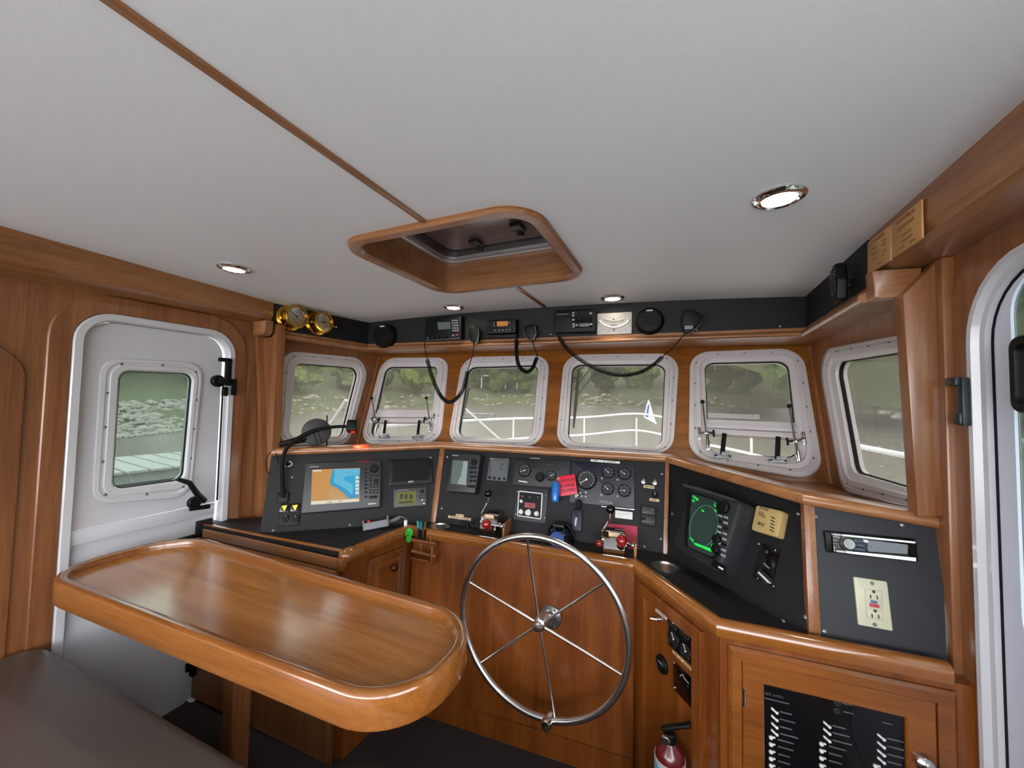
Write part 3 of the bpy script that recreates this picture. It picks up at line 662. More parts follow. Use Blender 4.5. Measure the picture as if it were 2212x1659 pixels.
# ================================================================== DASHBOARD
b0, b1, b2, b3, b4 = cz(562, 1152), cz(935, 1127), cz(1437, 1195), cz(1742, 1371), cz(2040, 1427)
t1, t2, t3 = onz(952, 975, 1.12), onz(1440, 998, 1.12), onz(1738, 1085, 1.10)
t4 = PL((0, 1.47, 0), (0, -1, 0)).at(2035, 1140); t0 = PL((0, 1.42, 0), (0, -1, 0)).at(588, 985)
QP = pl3(b0, b1, (t0+t1)/2); QC = pl3(b1, b2, (t1+t2)/2); QS = pl3(b2, b3, (t2+t3)/2); QF = pl3(b3, b4, (t3+t4)/2)
dash = thing('dashboard', 'charcoal instrument dashboard with wooden dividers and top rail under the windows', 'dashboard')
BLUEB = mat('blue_black_laminate', '#1c1e24', .6, var=.12, scale=420, bump=.1)
for pl, q, m in ((QP, ((588, 972), (952, 960), (934, 1134), (560, 1160)), BLK), (QC, ((956, 965), (1441, 990), (1438, 1199), (932, 1134)), BLK),
              (QS, ((1440, 994), (1740, 1082), (1755, 1380), (1437, 1199)), BLK), (QF, ((1738, 1084), (2032, 1136), (2046, 1435), (1757, 1380)), BLUEB)):
    o = MB().prism([V(pl.l(*z)) for z in q][::-1], -.014, 0).build('panel', m, dash); o.matrix_world = pl.m0()
for pl, q, lab in ((QC, ((951, 970), (962, 970), (942, 1131), (931, 1130)), 0), (QC, ((1437, 990), (1446, 991), (1442, 1198), (1432, 1196)), 1), (QF, ((1733, 1080), (1757, 1083), (1772, 1378), (1745, 1372)), 2)):
    o = MB().prism([V(pl.l(*z)) for z in q][::-1], -.02, .010, .003).build('divider', WZ, dash); o.matrix_world = pl.m0()
near = lambda q, p1, p2: min((p1.at(*q, .004), p2.at(*q, .004)), key=lambda p: (p-EYE).length)
rp = [QP.at(588, 984, .002), near((952, 969), QP, QC), near((1441, 999), QC, QS), near((1738, 1089), QS, QF), QF.at(2036, 1143, .004)]
rprof = [(.0, .0), (.012, .001), (.018, .008), (.019, .020), (.014, .031), (.004, .036), (-.03, .037), (-.06, .036), (-.06, .0)]
MB().sweep([(-a, b) for a, b in rprof], rp).build('top_rail', WX, dash, ang=50)
# recessed sill shelf between rail and windows
sh = [V((-2.13, 1.50))]+[V((p.x, p.y)) for p in [q+(q-V((-.45, .3, q.z))).normalized()*.07 for q in rp[1:4]]]+[V((.655, 1.56)), V((.68, 2.7)), V((-2.3, 2.5)), V((-2.28, 1.50))]
struct('trim_20', MB().plate(sh, [], 1.035, 1.05), WX, 'cherry sill shelf lying between the dashboard rail and the windows')
# panel screws
first = None
for pl, qs in ((QP, ((590, 1146), (756, 1134), (930, 988), (951 if 0 else 941, 1097), (631, 1031))), (QC, ((966, 987), (954, 1098), (1430, 1024), (1428, 1164), (1392, 1181))),
               (QS, ((1452, 1110), (1724, 1110), (1740, 1333), (1692, 1342))), (QF, ((1762, 1116), (1949, 1134), (1781, 1364)))):
    for q in qs:
        if first is None:
            first = o = MB().lathe([(.006, 0), (.006, .002), (.003, .004), (.0001, .0045)], None, 10).build('panel_screw', mat('grey_screw', '#8b8b8b', .35, .7), dash)
        else: o = first.copy(); COL.objects.link(o)
        o.parent = dash; o.matrix_world = pl.pt(*q)
# ================================================================== DASH INSTRUMENTS
def E_(name, c, e): return mat(name, '#0a0a0a', .3, emit=e*.46, ecol=c, var=.03)
class Dev:
    def __init__(s, name, label, cat, pl, q, depth, m, r=.006, bev=.004, group=None, part='housing', base=0):
        s.pl = pl; fm, s.w, s.h = pl.fit(*q, off=depth); s.inv = fm.inverted(); s.d = depth
        s.root = thing(name, label, cat, fm, group)
        s.body = MB().prism(rrect(s.w, s.h, r), base, depth, bev).build(part, m, s.root)
    def l(s, x, y, off=None):
        p = s.inv @ s.pl.at(x, y, s.d if off is None else off); return p.x, p.y
    def z(s, h=0): return s.d+h
    def quad(s, part, q, m, h0=-.001, h1=.001, r=.002, b=0, parent=None):
        pts = [V(s.l(*p)) for p in q]
        A = sum(pts[i].x*pts[(i+1) % len(pts)].y-pts[(i+1) % len(pts)].x*pts[i].y for i in range(len(pts)))
        if A < 0: pts = pts[::-1]
        return MB().prism(rpoly(pts, r, 4) if r else pts, s.d+h0, s.d+h1, b).build(part, m, parent or s.root)
    def disc(s, part, c, r, m, h=.004, b=.001, parent=None, seg=18):
        c = s.l(*c); return MB().cyl(r, s.d-.001, s.d+h, T(c[0], c[1], 0), seg, b).build(part, m, parent or s.root)
    def btn(s, part, c, w, h, m, hh=.003, parent=None, r=.0015, rot=0):
        c = s.l(*c); return MB().prism(rrect(w, h, r, 3), s.d-.001, s.d+hh, .0008, T(c[0], c[1], 0) @ R(rot, 'Z')).build(part, m, parent or s.root)
    def text(s, part, c, t, size, m, rot=0, sx=1, parent=None, h=.0006, bold=0):
        c = s.l(*c); return MB().text(t, size, T(c[0], c[1], s.d+h) @ R(rot, 'Z'), .0005, sx=sx, bold=bold).build(part, m, parent or s.root)
    def line(s, part, q, wdt, m, h=.0012, parent=None, closed=False):
        return MB().tube([(*s.l(*p), s.d+h) for p in q], wdt, 5, closed).build(part, m, parent or s.root)
def gauge(dv, c, r, ang, parent=None, name='gauge', seg=28, face=None, ticks=11, red=False):
    """round instrument: bezel, dial, needle, marks"""
    x, y = dv.l(*c); root = parent or dv.root
    g = MB().lathe([(r, -.001), (r, .004), (r*.94, .0065), (r*.84, .005), (r*.83, .001)], T(x, y, dv.d), seg).build(name, BLKP, root)
    return g, (x, y)
def dial(par, x, y, z, r, ang, face, mark, pm, ticks=11, nl=.8, lab=None, a0=-135, a1=135):
    MB().cyl(r*.85, 0, .0015, T(x, y, z), 24).build('dial', face, par)
    k = MB()
    for i in range(ticks):
        a = math.radians(90-(a0+(a1-a0)*i/(ticks-1)))
        k.box((0, 0, 0), (r*.13, r*.04, .0006), 0, T(x+r*.72*math.cos(a), y+r*.72*math.sin(a), z+.0018) @ MX.Rotation(a, 4, 'Z'))
    k.build('dial_marks', mark, par)
    a = math.radians(ang)
    k = MB().box((r*nl*.42, 0, 0), (r*nl, r*.055, .001), 0, T(x, y, z+.003) @ MX.Rotation(a, 4, 'Z')).cyl(r*.1, .002, .0045, T(x, y, z), 10)
    k.build('needle', pm, par)
DIALB = mat('dial_black', '#17181a', .4); NEED = mat('needle_white', '#d8d8d2', .5)
ICOLD = mat('strip_tan', '#cdb48e', .6); LABW = mat('strip_white', '#d9d7cf', .6)
def strip_label(pl, q, label, m=ICOLD, lines=1, txt=None, mw=BPR):
    d = Dev('label_strip', label, 'label', pl, q, .0012, m, .0005, .0002, part='strip')
    k = MB(); n = max(3, int(d.w/.010)); 
    if txt: k.text(txt, d.h*.62, T(0, 0, .0014), .0003, sx=.9)
    else:
        for i in range(n):
            if random.random() < .82: k.box((-d.w*.42+d.w*.84*(i+.5)/n, 0, .0014), (d.w*.84/n*.75, d.h*.36, .0004))
    k.build('printing', mw, d.root); return d
# ---- left panel
p = QP.pt(625, 1003)
t = thing('push_button', 'round chrome-ringed push button at the top left of the dashboard', 'button', p)
MB().lathe([(.020, 0), (.020, .005), (.016, .009), (.011, .009), (.0105, .003)]).build('ring', CHROME, t)
MB().cyl(.0105, 0, .004, None, 16).build('plunger', BLKP, t)
d = Dev('switch_plate', 'black switch plate with two lit amber arrow switches, at the left of the chartplotter', 'switch panel', QP, ((603, 1088), (650, 1086), (648, 1135), (602, 1137)), .006, BLKP)
AMB = E_('amber_lamp', '#ffb020', 5)
for i, x in enumerate((615, 638)):
    y = 1098-i
    b = d.btn('rocker', (x, y), .042, .036, BLKG, .006)
    pts = [V(d.l(x+a, y+c)) for a, c in ((-5.5, -4.5), (0, 6), (5.5, -6))]
    MB().prism([pts[0], pts[1], pts[2]], d.d+.005, d.d+.0075).build('lit_arrow', AMB, b)
for x in (617, 638):
    b = d.disc('toggle_base', (x, 1120), .017, BLKP, .006, .002)
    c = d.l(x, 1120); MB().tube([(c[0], c[1], .010), (c[0]+.004, c[1]+.008, .028)], .005, 8).build('toggle', CHROME, b)
# chartplotter
d = Dev('chartplotter', 'large dark grey chartplotter showing a lit orange and blue chart', 'chartplotter', QP, ((655.2, 1001.7), (824.4, 991.6), (822.6, 1096.5), (652.3, 1108.8)), .035, DGRY, .012, .008)
LAND, SHAL, DEEP, DEEP2, BAR, PALE = E_('chart_land', '#e3a24e', .72), E_('chart_shallow', '#62c8ec', .8), E_('chart_blue', '#16a4dc', .8), E_('chart_mid', '#1cb4e4', .8), E_('chart_bar', '#efe9d4', .85), E_('chart_pale', '#dfae70', .72)
sc = d.quad('screen', ((674.4, 1014.7), (777.7, 1010.8), (776, 1083.4), (671.5, 1090.7)), LAND, -.001, .0012, .001)
Zz = lambda q: tuple((640+x/6.9125, 980+y/6.9125) for x, y in q)
d.quad('chart_water', Zz(((540, 235), (525, 330), (502, 400), (520, 475), (610, 510), (710, 590), (790, 672), (915, 655), (938, 600), (950, 222))), DEEP, .001, .0016, 0, parent=sc)
d.quad('chart_shoal', Zz(((560, 234), (572, 310), (555, 400), (575, 445), (660, 480), (760, 545), (830, 615), (850, 545), (872, 430), (880, 330), (946, 300), (949, 224))), SHAL, .0014, .002, 0, parent=sc)
d.quad('chart_basin', Zz(((745, 335), (865, 325), (890, 360), (935, 370), (930, 560), (880, 600), (862, 520), (820, 445), (720, 400), (712, 370))), DEEP2, .0018, .0024, 0, parent=sc)
d.quad('chart_panel', Zz(((490, 520), (600, 530), (700, 600), (770, 672), (480, 690))), PALE, .001, .0014, 0, parent=sc)
d.quad('status_bar', Zz(((220, 712), (938, 672), (938, 716), (219, 763))), BAR, .002, .0026, 0, parent=sc)
d.quad('title_box', Zz(((247, 248), (378, 243), (378, 265), (247, 270))), BAR, .002, .0026, 0, parent=sc)
for i, y in enumerate((358, 418, 475, 530, 588)):
    d.quad('soft_key', Zz(((885, y-20), (936, y-22), (935, y+18), (884, y+20))), BAR, .0026, .003, 0, parent=sc)
d.text('readout', Zz(((492, 728),))[0], '0.00', .013, BPR, h=.003, parent=sc); d.text('readout', Zz(((655, 714),))[0], '0.0', .013, BPR, h=.003, parent=sc)
d.line('depth_contour', Zz(((575, 300), (610, 385), (640, 385), (690, 300), (740, 280), (850, 290), (945, 300))), .0006, mat('contour', '#3c8fb0', .6), .003, parent=sc)
for y in (240, 290, 350, 408, 463, 520, 578, 645): d.btn('side_key', Zz(((1040, y),))[0], .013, .009, BLKP, .004)
d.disc('knob', Zz(((1165, 228),))[0], .022, BLKP, .016, .004)
for j, y in enumerate((330, 370, 405, 460, 500, 545, 585)):
    for x in (1110, 1162, 1212):
        if j in (1, 2) and x > 1150: continue
        d.btn('key', Zz(((x, y-(x-1110)*.03),))[0], .011, .008, BLKP, .0035)
d.disc('cursor_pad', Zz(((1195, 405),))[0], .013, BLKP, .004)
d.btn('power_key', Zz(((1150, 648),))[0], .04, .014, BLKP, .004)
d.text('logo', Zz(((1130, 748),))[0], 'NAVnet', .012, PRT, 2, bold=.0003)
d.btn('maker_badge', Zz(((268, 195),))[0], .045, .005, GREYPR, .0006)
# black display + small lcd
d = Dev('black_display', 'blank black monitor on the left panel, above the small yellow-green display', 'display', QP, ((839.6, 993.7), (935.8, 988), (933.7, 1044.4), (838.9, 1049.4)), .012, BLKP, .004, .003)
d.quad('screen', Zz(((1440, 125), (1985, 95), (1975, 390), (1435, 425))), BLKG, -.001, .0012, .002)
d.text('logo', Zz(((1712, 418),))[0], 'COMNAV' if False else '///////', .011, PRT, 3, sx=1.3, bold=.0004)
for q in ((2020, 70), (1398, 460)): d.disc('screw', Zz((q,))[0], .004, CHROME, .002)
d = Dev('small_display', 'small grey instrument with a yellow-green lit screen', 'display', QP, ((849.8, 1056), (922, 1050.9), (921.4, 1092), (849.8, 1097.2)), .02, GRYP, .005, .004)
s2 = d.quad('screen', Zz(((1505, 575), (1788, 555), (1788, 755), (1505, 775))), E_('olive_lcd', '#82861c', .6), -.001, .0012, .002)
k = MB()
for x in (1570, 1640, 1715):
    c = d.l(*Zz(((x, 640),))[0]); k.box((c[0], c[1], d.d+.0015), (.016, .026, .0004))
c = d.l(*Zz(((1640, 725),))[0]); k.box((c[0], c[1], d.d+.0015), (.075, .010, .0004))
k.build('figures', mat('lcd_ink', '#1e200a', .6), s2)
d.disc('cursor_pad', Zz(((1882, 562),))[0], .011, BLKP, .004)
for q in ((1855, 625), (1908, 622), (1855, 660), (1908, 658), (1882, 692), (1905, 742)): d.btn('key', Zz((q,))[0], .009, .006, PRT if q[1] > 690 else BLKP, .003)
d.btn('maker_badge', Zz(((1600, 543),))[0], .06, .003, GREYPR, .0006)
# gooseneck lamp with red light
t = thing('gooseneck_lamp', 'black gooseneck chart lamp rising from the left dashboard panel, throwing red light on the rail', 'lamp', QP.pt(612, 1075))
Li = QP.pt(612, 1075).inverted()
MB().prism(rrect(.052, .05, .008), 0, .014, .004).build('socket', BLKP, t)
gp = [QP.at(612, 1075, .012), QP.at(610, 1040, .035), QP.at(609.5, 1010, .04), QP.at(612, 988, .05), QP.at(620, 968, .06), QP.at(640, 950, .06), QP.at(672, 933, .05), QP.at(700, 925, .045), QP.at(730, 921.5, .045), QP.at(752, 921.5, .045)]
gs = [Li @ p for p in spline(gp, 8)]
MB().tube(gs, .008, 10, rs=[.0095+.003*math.exp(-((i/len(gs)-.62)/.13)**2)-.004*max(0, i/len(gs)-.7) for i in range(len(gs))]).build('gooseneck', RUB, t)
hd = MB().prism(rrect(.055, .066, .01), -.025, .025, .008, Li @ QP.pt(762.5, 926) @ T(0, 0, .05)).build('lamp_head', BLKP, t)
RL = E_('red_led', '#ff1408', 6)
MB().cyl(.010, 0, .002, Li @ QP.pt(762.5, 926) @ T(.006, -.0335, .05) @ R(90, 'X'), 12).build('red_led', RL, hd)
red_pos = QP.at(768, 944, .05); red_aim = QP.at(778, 968, .01)
# hand-held spotlight lying on the sill, and the thin rod behind it
c = QP.at(684, 933, -.045); sp = PL(c, (EYE-c).normalized())
r_ = (sp.at(684, 904)-sp.at(684, 962)).length/2
t = thing('spotlight', 'round black hand-held spotlight lying on the left sill behind the gooseneck lamp', 'spotlight', sp.m0())
MB().lathe([(r_*.7, -.07), (r_*.92, -.03), (r_, -.005), (r_, .008), (r_*.96, .014), (r_*.5, .02), (.0001, .021)], None, 36).build('head', mat('spot_black', '#131314', .5), t)
for a in (-.016, .006): MB().box((a-.0, -r_*.38, .020), (.006, r_*.95, .004), .001, R(18, 'Z')).build('rib', BLKP, t)
hq = [sp.l(660, 945), sp.l(640, 952), sp.l(603, 960)]
MB().tube([(*hq[0], -.005), (*hq[1], 0), (*hq[2], 0)], .02, 10, rs=[.026, .02, .012]).build('handle', BLKP, t)
t = tag(MB().tube([sp.at(706.5, 897, -.08), sp.at(706, 962, -.08)], .0035, 6).build('antenna', RUB), 'thin black rod antenna standing on the left sill behind the spotlight', 'antenna')
cb = [(578, 1004), (590, 992), (594, 970), (604, 988)]
tag(MB().tube(spline([QP.at(602, 1003, .02), QP.at(592, 971, .025), QP.at(577, 989, .02), QP.at(575, 1010, .012), QP.at(582, 1026, .006)], 6), .0022, 6).build('cable', RUB), 'thin dark cable looped over the left end of the dashboard rail', 'cable')
# grey cradle with a remote control and coiled cord, fixed to the foot of the left panel
TD = .075
m_, Lc, Hc = QP.fit((782.5, 1131), (840, 1121), (840, 1136), (784.5, 1148), off=TD)
t = thing('remote_cradle', 'light grey open tray at the foot of the left panel, holding a remote control', 'tray', m_)
k = MB().box((0, 0, TD-.004), (Lc, Hc, .008), .002).box((0, -Hc/2+.003, TD/2), (Lc, .006, TD), .002).box((-Lc/2+.004, .008, TD/2), (.008, Hc+.012, TD), .002).box((Lc/2-.004, .010, TD/2), (.008, Hc+.016, TD), .002)
k.build('tray', mat('grey_abs', '#6e7073', .5), t)
rt = thing('remote_control', 'black wired remote control with a red button, lying in the grey tray', 'remote control', m_ @ T(0, -.004, .008))
MB().box((0, 0.004, .028), (Lc*.86, Hc*.8, .046), .008).build('body', BLKP, rt)
MB().cyl(.010, 0, .022, T(-Lc*.28, Hc*.40, .034) @ R(-90, 'X'), 16, .005).build('red_button', mat('button_red', '#c2382a', .35), rt)
for x in (.0, .03, .055): MB().box((x, Hc*.42, .03), (.016, .006, .022), .002).build('key', GRYP, rt)
pe = cz(876, 1141); iv = (m_ @ T(0, -.004, .008)).inverted()
cpl = [iv @ p for p in spline([QP.at(839, 1127, .05), QP.at(848, 1125, .055), QP.at(858, 1120, .05), QP.at(867, 1116, .05), QP.at(873, 1119, .05), pe+V((0, 0, .045))], 10)]
MB().tube(coil(cpl[:27], .008, .0055, 8), .0026, 5).tube(cpl[25:], .003, 6).build('coiled_cord', mat('grey_cord', '#6d6f70', .6), rt)
pg = thing('cord_plug', 'small white plug standing in the worktop beside the rail corner', 'plug', T(*pe))
MB().cyl(.012, 0, .008, None, 14, .002).build('collar', CHROME, pg); MB().cyl(.009, .008, .042, None, 12, .002).build('plug_body', WHP, pg)
# cup holders
for i, (c, lab) in enumerate(zip(CUPS, ('polished steel cup holder sunk in the worktop near the left throttle', 'polished steel cup holder sunk in the worktop below the radar'))):
    t = thing('cup_holder', lab, 'cup holder', T(*c))
    MB().lathe([(CR+.010, .0005), (CR+.010, .003), (CR-.002, .004), (CR-.003, -.085), (CR-.001, -.087), (CR-.0005, .0)], None, 36).build('sleeve', STEEL, t)
    MB().cyl(CR-.002, -.087, -.084, None, 28).build('bottom', DGRY, t)
# wooden rack on the helm panel with bits in it
RKP = PL(PH.o, PH.n); z_ = lambda x, y, o=.0: RKP.at(x, y, o)
rk = thing('pencil_rack', 'little wooden rack with thin dowels hung on the helm panel near the left worktop corner', 'rack', RKP.pt(918, 1190))
ri_ = RKP.pt(918, 1190).inverted(); g = lambda x, y, o: ri_ @ z_(x, y, o)
for nm, q, r in (('top_bar', ((890, 1166, .05), (942, 1175, .05)), .009), ('bottom_bar', ((890, 1190, .05), (942, 1202, .05)), .009)):
    MB().tube([g(*q[0]), g(*q[1])], r, 8).build(nm, HX, rk)
for x, y0, y1 in ((909, 1168, 1195), (930, 1158, 1190)): MB().tube([g(x, y0, .05), g(x+1, y1, .05)], .003, 6).build('dowel', TE, rk)
a_, b_ = g(946, 1180, 0), g(946, 1206, 0)
MB().box((a_.x, (a_.y+b_.y)/2, .03), (.012, .10, .062), .003).build('end_plate', HX, rk)
a_ = g(917, 1200, 0); MB().box((a_.x, a_.y-.004, .028), (.115, .006, .05), .002).build('shelf', HX, rk)
tq = RKP.pt(895, 1149) @ T(0, 0, .05)
t = thing('smiley_tag', 'bright green smiling round tag hanging at the worktop corner', 'tag', tq @ R(-12, 'Z'))
MB().lathe([(.020, -.005), (.023, 0), (.020, .005), (.0001, .007)], T(0, .008, 0) @ MX.Diagonal((1, 1.15, 1, 1)), 24).lathe([(.014, -.005), (.017, 0), (.014, .005), (.0001, .006)], T(.006, -.022, 0), 20).build('tag_body', mat('lime_green', '#239427', .35, coat=.3), t)
for x in (-.008, .006): MB().ball((x, .014, .006), .003).build('eye', BLKP, t)
MB().tube([(-.011, .002, .007), (-.002, -.005, .0075), (.009, .001, .007)], .0013, 6).build('mouth', BLKP, t)
for i, (x0, y0, x1, y1, c, lab) in enumerate(((903, 1125, 905, 1160, '#1d6f6a', 'teal-capped pen standing in the little wooden rack'), (910, 1127, 909, 1164, '#17605e', 'dark teal-capped pen behind the green tag'), (919, 1126, 917, 1166, '#5b3a22', 'brown pencil standing in the little wooden rack'))):
    t = thing('pen', lab, 'pen', MX.Identity(4))
    A_, B_ = z_(x0, y0, .030+.006*i), z_(x1, y1, .030); M_ = A_.lerp(B_, .45)
    MB().tube([A_, M_], .008 if i < 2 else .005, 8).build('cap', mat('pen_%d' % i, c, .4), t); MB().tube([M_, B_], .006, 8).build('barrel', BLKP, t)
# ---- centre panel
Z4 = lambda *q: tuple((940+x/6.9125, 960+y/6.9125) for x, y in q)
d = Dev('sounder', 'tall dark depth sounder with a pale portrait screen, at the left of the centre panel', 'display', QC, ((973.6, 979.5), (1034.8, 981.7), (1030.4, 1066.3), (966, 1059.8)), .055, DGRY, .008, .006)
s1 = d.quad('screen', Z4((265, 235), (492, 250), (462, 610), (228, 585)), E_('lcd_pale', '#8fa39a', .42), -.001, .0012, .002)
d.quad('screen_reflection', Z4((425, 246), (490, 251), (461, 608), (332, 592), (345, 550), (385, 470), (410, 350)), E_('lcd_reflection', '#b9c9cc', .6), .001, .0014, 0, parent=s1)  # paler glowing area paints the reflection on the screen's right side
d.disc('cursor_pad', Z4((583, 265))[0], .019, BLKP, .005, .002)
for y in (350, 420, 483, 545):
    for x in (545, 600): d.btn('key', Z4((x-(y-350)*.06, y))[0], .017, .012, BLKP, .004)
d.btn('power_key', Z4((525, 628))[0], .034, .014, BLKP, .004); d.btn('dim_key', Z4((582, 632))[0], .014, .014, BLKP, .004)
d.btn('maker_badge', Z4((300, 165))[0], .04, .005, GREYPR, .0006)
d = Dev('wind_display', 'small square grey instrument with a dim screen and four buttons', 'display', QC, ((1055, 988), (1098.4, 989.7), (1096.2, 1040.3), (1052.8, 1036.7)), .03, mat('mid_grey_plastic', '#404144', .5), .006, .004)
s1 = d.quad('screen', Z4((838, 238), (1052, 248), (1045, 475), (835, 462)), mat('lcd_grey', '#505557', .25), -.001, .0012, .002)
d.text('figures', Z4((1000, 300))[0], '26', .024, BPR, parent=s1, h=.0014); d.text('figures', Z4((985, 370))[0], '00', .024, BPR, parent=s1, h=.0014)
for x, y in ((815, 498), (885, 508), (958, 514), (1032, 516)): d.btn('key', Z4((x, y))[0], .013, .013, BLKP, .004)
d.btn('maker_badge', Z4((850, 212))[0], .025, .004, GREYPR, .0006)
Z5 = lambda *q: tuple((1090+x/8.295, 960+y/8.295) for x, y in q)
d = Dev('generator_panel', 'black engine panel with one white-needled dial, at the top of the centre panel', 'instrument panel', QC, ((1111.7, 987), (1232, 996), (1228.6, 1055), (1107.5, 1047.4)), .008, mat('panel_black', '#0e0f12', .5), .003, .002, part='plate')
g_, (x, y) = gauge(d, Z5((362, 468))[0], .036, 20); dial(g_, x, y, d.d+.001, .036, 197, DIALB, PRT, NEED)
g_, (x, y) = gauge(d, Z5((835, 560))[0], .027, 20); dial(g_, x, y, d.d+.001, .027, 30, DIALB, PRT, NEED, 7)
d.disc('knob', Z5((640, 590))[0], .024, BLKP, .02, .005)
for x in (700, 775, 855, 945): d.btn('warning_lamp', Z5((x, 352+(x-700)*.1))[0], .014, .006, GRYP, .003)
d.btn('maker_mark', Z5((328, 665))[0], .05, .006, PRT, .0006, rot=-4)
strip_label(QC, Z5((448, 240), (635, 248), (632, 296), (450, 290)), 'short tan label strip over the black engine panel')
d = Dev('autopilot', 'square autopilot panel with a white frame, red readout and three pale knobs', 'autopilot', QC, ((1116, 1049.8), (1183.4, 1055.8), (1179.8, 1131.2), (1109.3, 1122.7)), .006, mat('panel_blue_black', '#10121c', .5), .003, .002, part='plate')
a, b, c, e = [V(d.l(*q)) for q in ((1120.7, 1060), (1173.2, 1066), (1169.6, 1122.7), (1117.7, 1115))]
o_ = rpoly([e, c, b, a], .008, 4); i_ = inset(o_, .0055)
MB().loft([[(p.x, p.y, z) for p in l] for l, z in ((o_, .005), (o_, .014), (inset(o_, .002), .016), (inset(o_, .0045), .016), (i_, .012), (i_, .005))], wrap=True).build('bezel', mat('bezel_white', '#d4d4d0', .35), d.root)
MB().prism(inset(o_, .005), .005, .009).build('faceplate', BLKG, d.root)
MB().prism([V(d.l(*q)) for q in Z5((365, 1040), (552, 1058), (548, 1148), (362, 1130))][::-1], .008, .011).build('readout', E_('red_readout', '#b8555c', .8), d.root)
d.d = .010
d.text('readout_figures', Z5((456, 1095))[0], '083', .019, mat('dark_red', '#5a1420', .5), rot=-5, h=.0014)
for q, r in ((Z5((295, 1210))[0], .013), (Z5((425, 1225))[0], .0165), (Z5((575, 1245))[0], .013), (Z5((303, 1022))[0], .0085)):
    c = d.l(*q); MB().lathe([(r, 0), (r*.95, .012), (r*.7, .016), (.0001, .017)], T(c[0], c[1], .008), 10).box((0, r*.55, .016), (r*.35, r*1.1, .006), .002, T(c[0], c[1], .008) @ R(-20, 'Z')).build('knob', mat('knob_ivory', '#c9c9c6', .4), d.root)
d.disc('indicator', Z5((318, 930))[0], .006, mat('lamp_red', '#7a2a22', .4), .003)
for q in ((452, 950), (600, 950)): d.disc('indicator', Z5((q[0], q[1]))[0], .006, GRYP, .004)
d.d = .006
for q in ((228, 850), (738, 905), (200, 1248), (722, 1320)): d.disc('screw', Z5(q)[0], .0035, CHROME, .002)
Z6 = lambda *q: tuple((1270+x/6.145, 970+y/6.145) for x, y in q)
d = Dev('engine_panel', 'navy blue engine panel with five round gauges', 'instrument panel', QC, ((1234.7, 996), (1372.5, 1005), (1369.3, 1098.5), (1231, 1085)), .008, mat('panel_navy', '#0d1020', .45), .003, .002, part='plate')
for q, r, a, n in (((1267, 1036), .052, 215, 13), ((1314, 1020.4), .031, 140, 7), ((1349, 1023.7), .031, 150, 7), ((1312.6, 1056.2), .031, 140, 7), ((1349, 1060), .031, 180, 7)):
    g_, (x, y) = gauge(d, q, r, a); dial(g_, x, y, d.d+.001, r, a, DIALB, PRT, NEED, n)
d.text('logo', (1309.5, 1085), 'LUGGER', .017, GREYPR, rot=-5, sx=1.0, bold=.0003)
for q in ((1254, 1065), (1266, 1064), (1257, 1072), (1265.5, 1073)): d.disc('indicator', q, .006, CHROME, .006)
for q in ((1300, 1033), (1334, 1036), (1299, 1069), (1334, 1072)): d.btn('symbol', q, .010, .010, GREYPR, .0006)
MB().box((.08, -d.h/2-.004, .006), (d.w*.5, .006, .006), .002).build('lower_trim', CHROME, d.root)
strip_label(QC, ((1276, 992), (1339, 997), (1339, 1001.5), (1276, 996.5)), 'long white label strip above the navy engine panel', LABW)
strip_label(QC, ((1277.5, 999), (1302, 1001.5), (1301.5, 1006.5), (1277, 1004)), 'short tan label strip at the top edge of the navy engine panel')
strip_label(QC, ((1256, 1004.2), (1281, 1006.4), (1280.5, 1011), (1256, 1008.8)), 'white label strip above the big gauge of the navy engine panel', LABW)
# red caution tag, blue float, dark blue fob
d = Dev('caution_tag', 'red CAUTION tag hanging in front of the engine panels', 'tag', QC, ((1204.5, 1030), (1241.3, 1023.9), (1248, 1067.3), (1208.7, 1072)), .026, mat('tag_red', '#c3102e', .45), .004, .0004, part='card', base=.0245)
for tx, y in (('CAUTION', 1038), ('ENGINE', 1049), ('CLOSED', 1059)): d.text('lettering', (1226+(y-1049)*.12, y), tx, .022, mat('tag_ink', '#5c0716', .6), h=.0002, sx=.95, bold=.0006)
d.disc('eyelet', (1206, 1034), .008, mat('eyelet', '#a8605c', .4), .002)
b0_, b1_ = QC.at(1200.5, 1047, .040), QC.at(1199.5, 1079, .040)
t = thing('key_float', 'bright blue foam key float hanging beside the red tag', 'key float', look((b0_+b1_)/2, b0_-b1_))
hl = (b0_-b1_).length/2
MB().lathe([(.0001, -hl-.016), (.014, -hl-.012), (.020, -hl), (.021, 0), (.020, hl), (.014, hl+.012), (.0001, hl+.016)], None, 20).build('float', mat('float_blue', '#0a63b4', .3, coat=.3), t)
kq = QC.pt(1247, 1071)
t = thing('key_ring', 'ignition key with a dark blue strap hanging below the red tag', 'key', kq)
iv = kq.inverted(); gg = lambda x, y, o: iv @ QC.at(x, y, o)
MB().cyl(.012, 0, .022, None, 18, .003).build('ignition_lock', STEEL, t)
MB().box((0, .0, .034), (.006, .030, .024), .002).build('key_bow', CHROME, t)
a_, b_ = gg(1247, 1080, .03), gg(1248, 1100, .02)
MB().tube([a_, (a_+b_)/2+V((.006, 0, .004)), b_], .012, 8).build('strap', BLKP, t)
q = [gg(x, y, .016) for x, y in ((1237, 1100), (1257, 1103), (1256, 1148), (1234, 1145))]
fb = MB().prism(rpoly([V((p.x, p.y)) for p in q][::-1], .005, 4), .010, .020, .003).build('fob', mat('fob_navy', '#0d1030', .5), t)
a_ = gg(1244, 1127, .02); MB().text('MARINE' if False else 'IIIIIIIIII', .008, T(a_.x, a_.y, .0206) @ R(86, 'Z'), .0004, sx=1.9, bold=.0006).build('fob_print', PRT, fb)
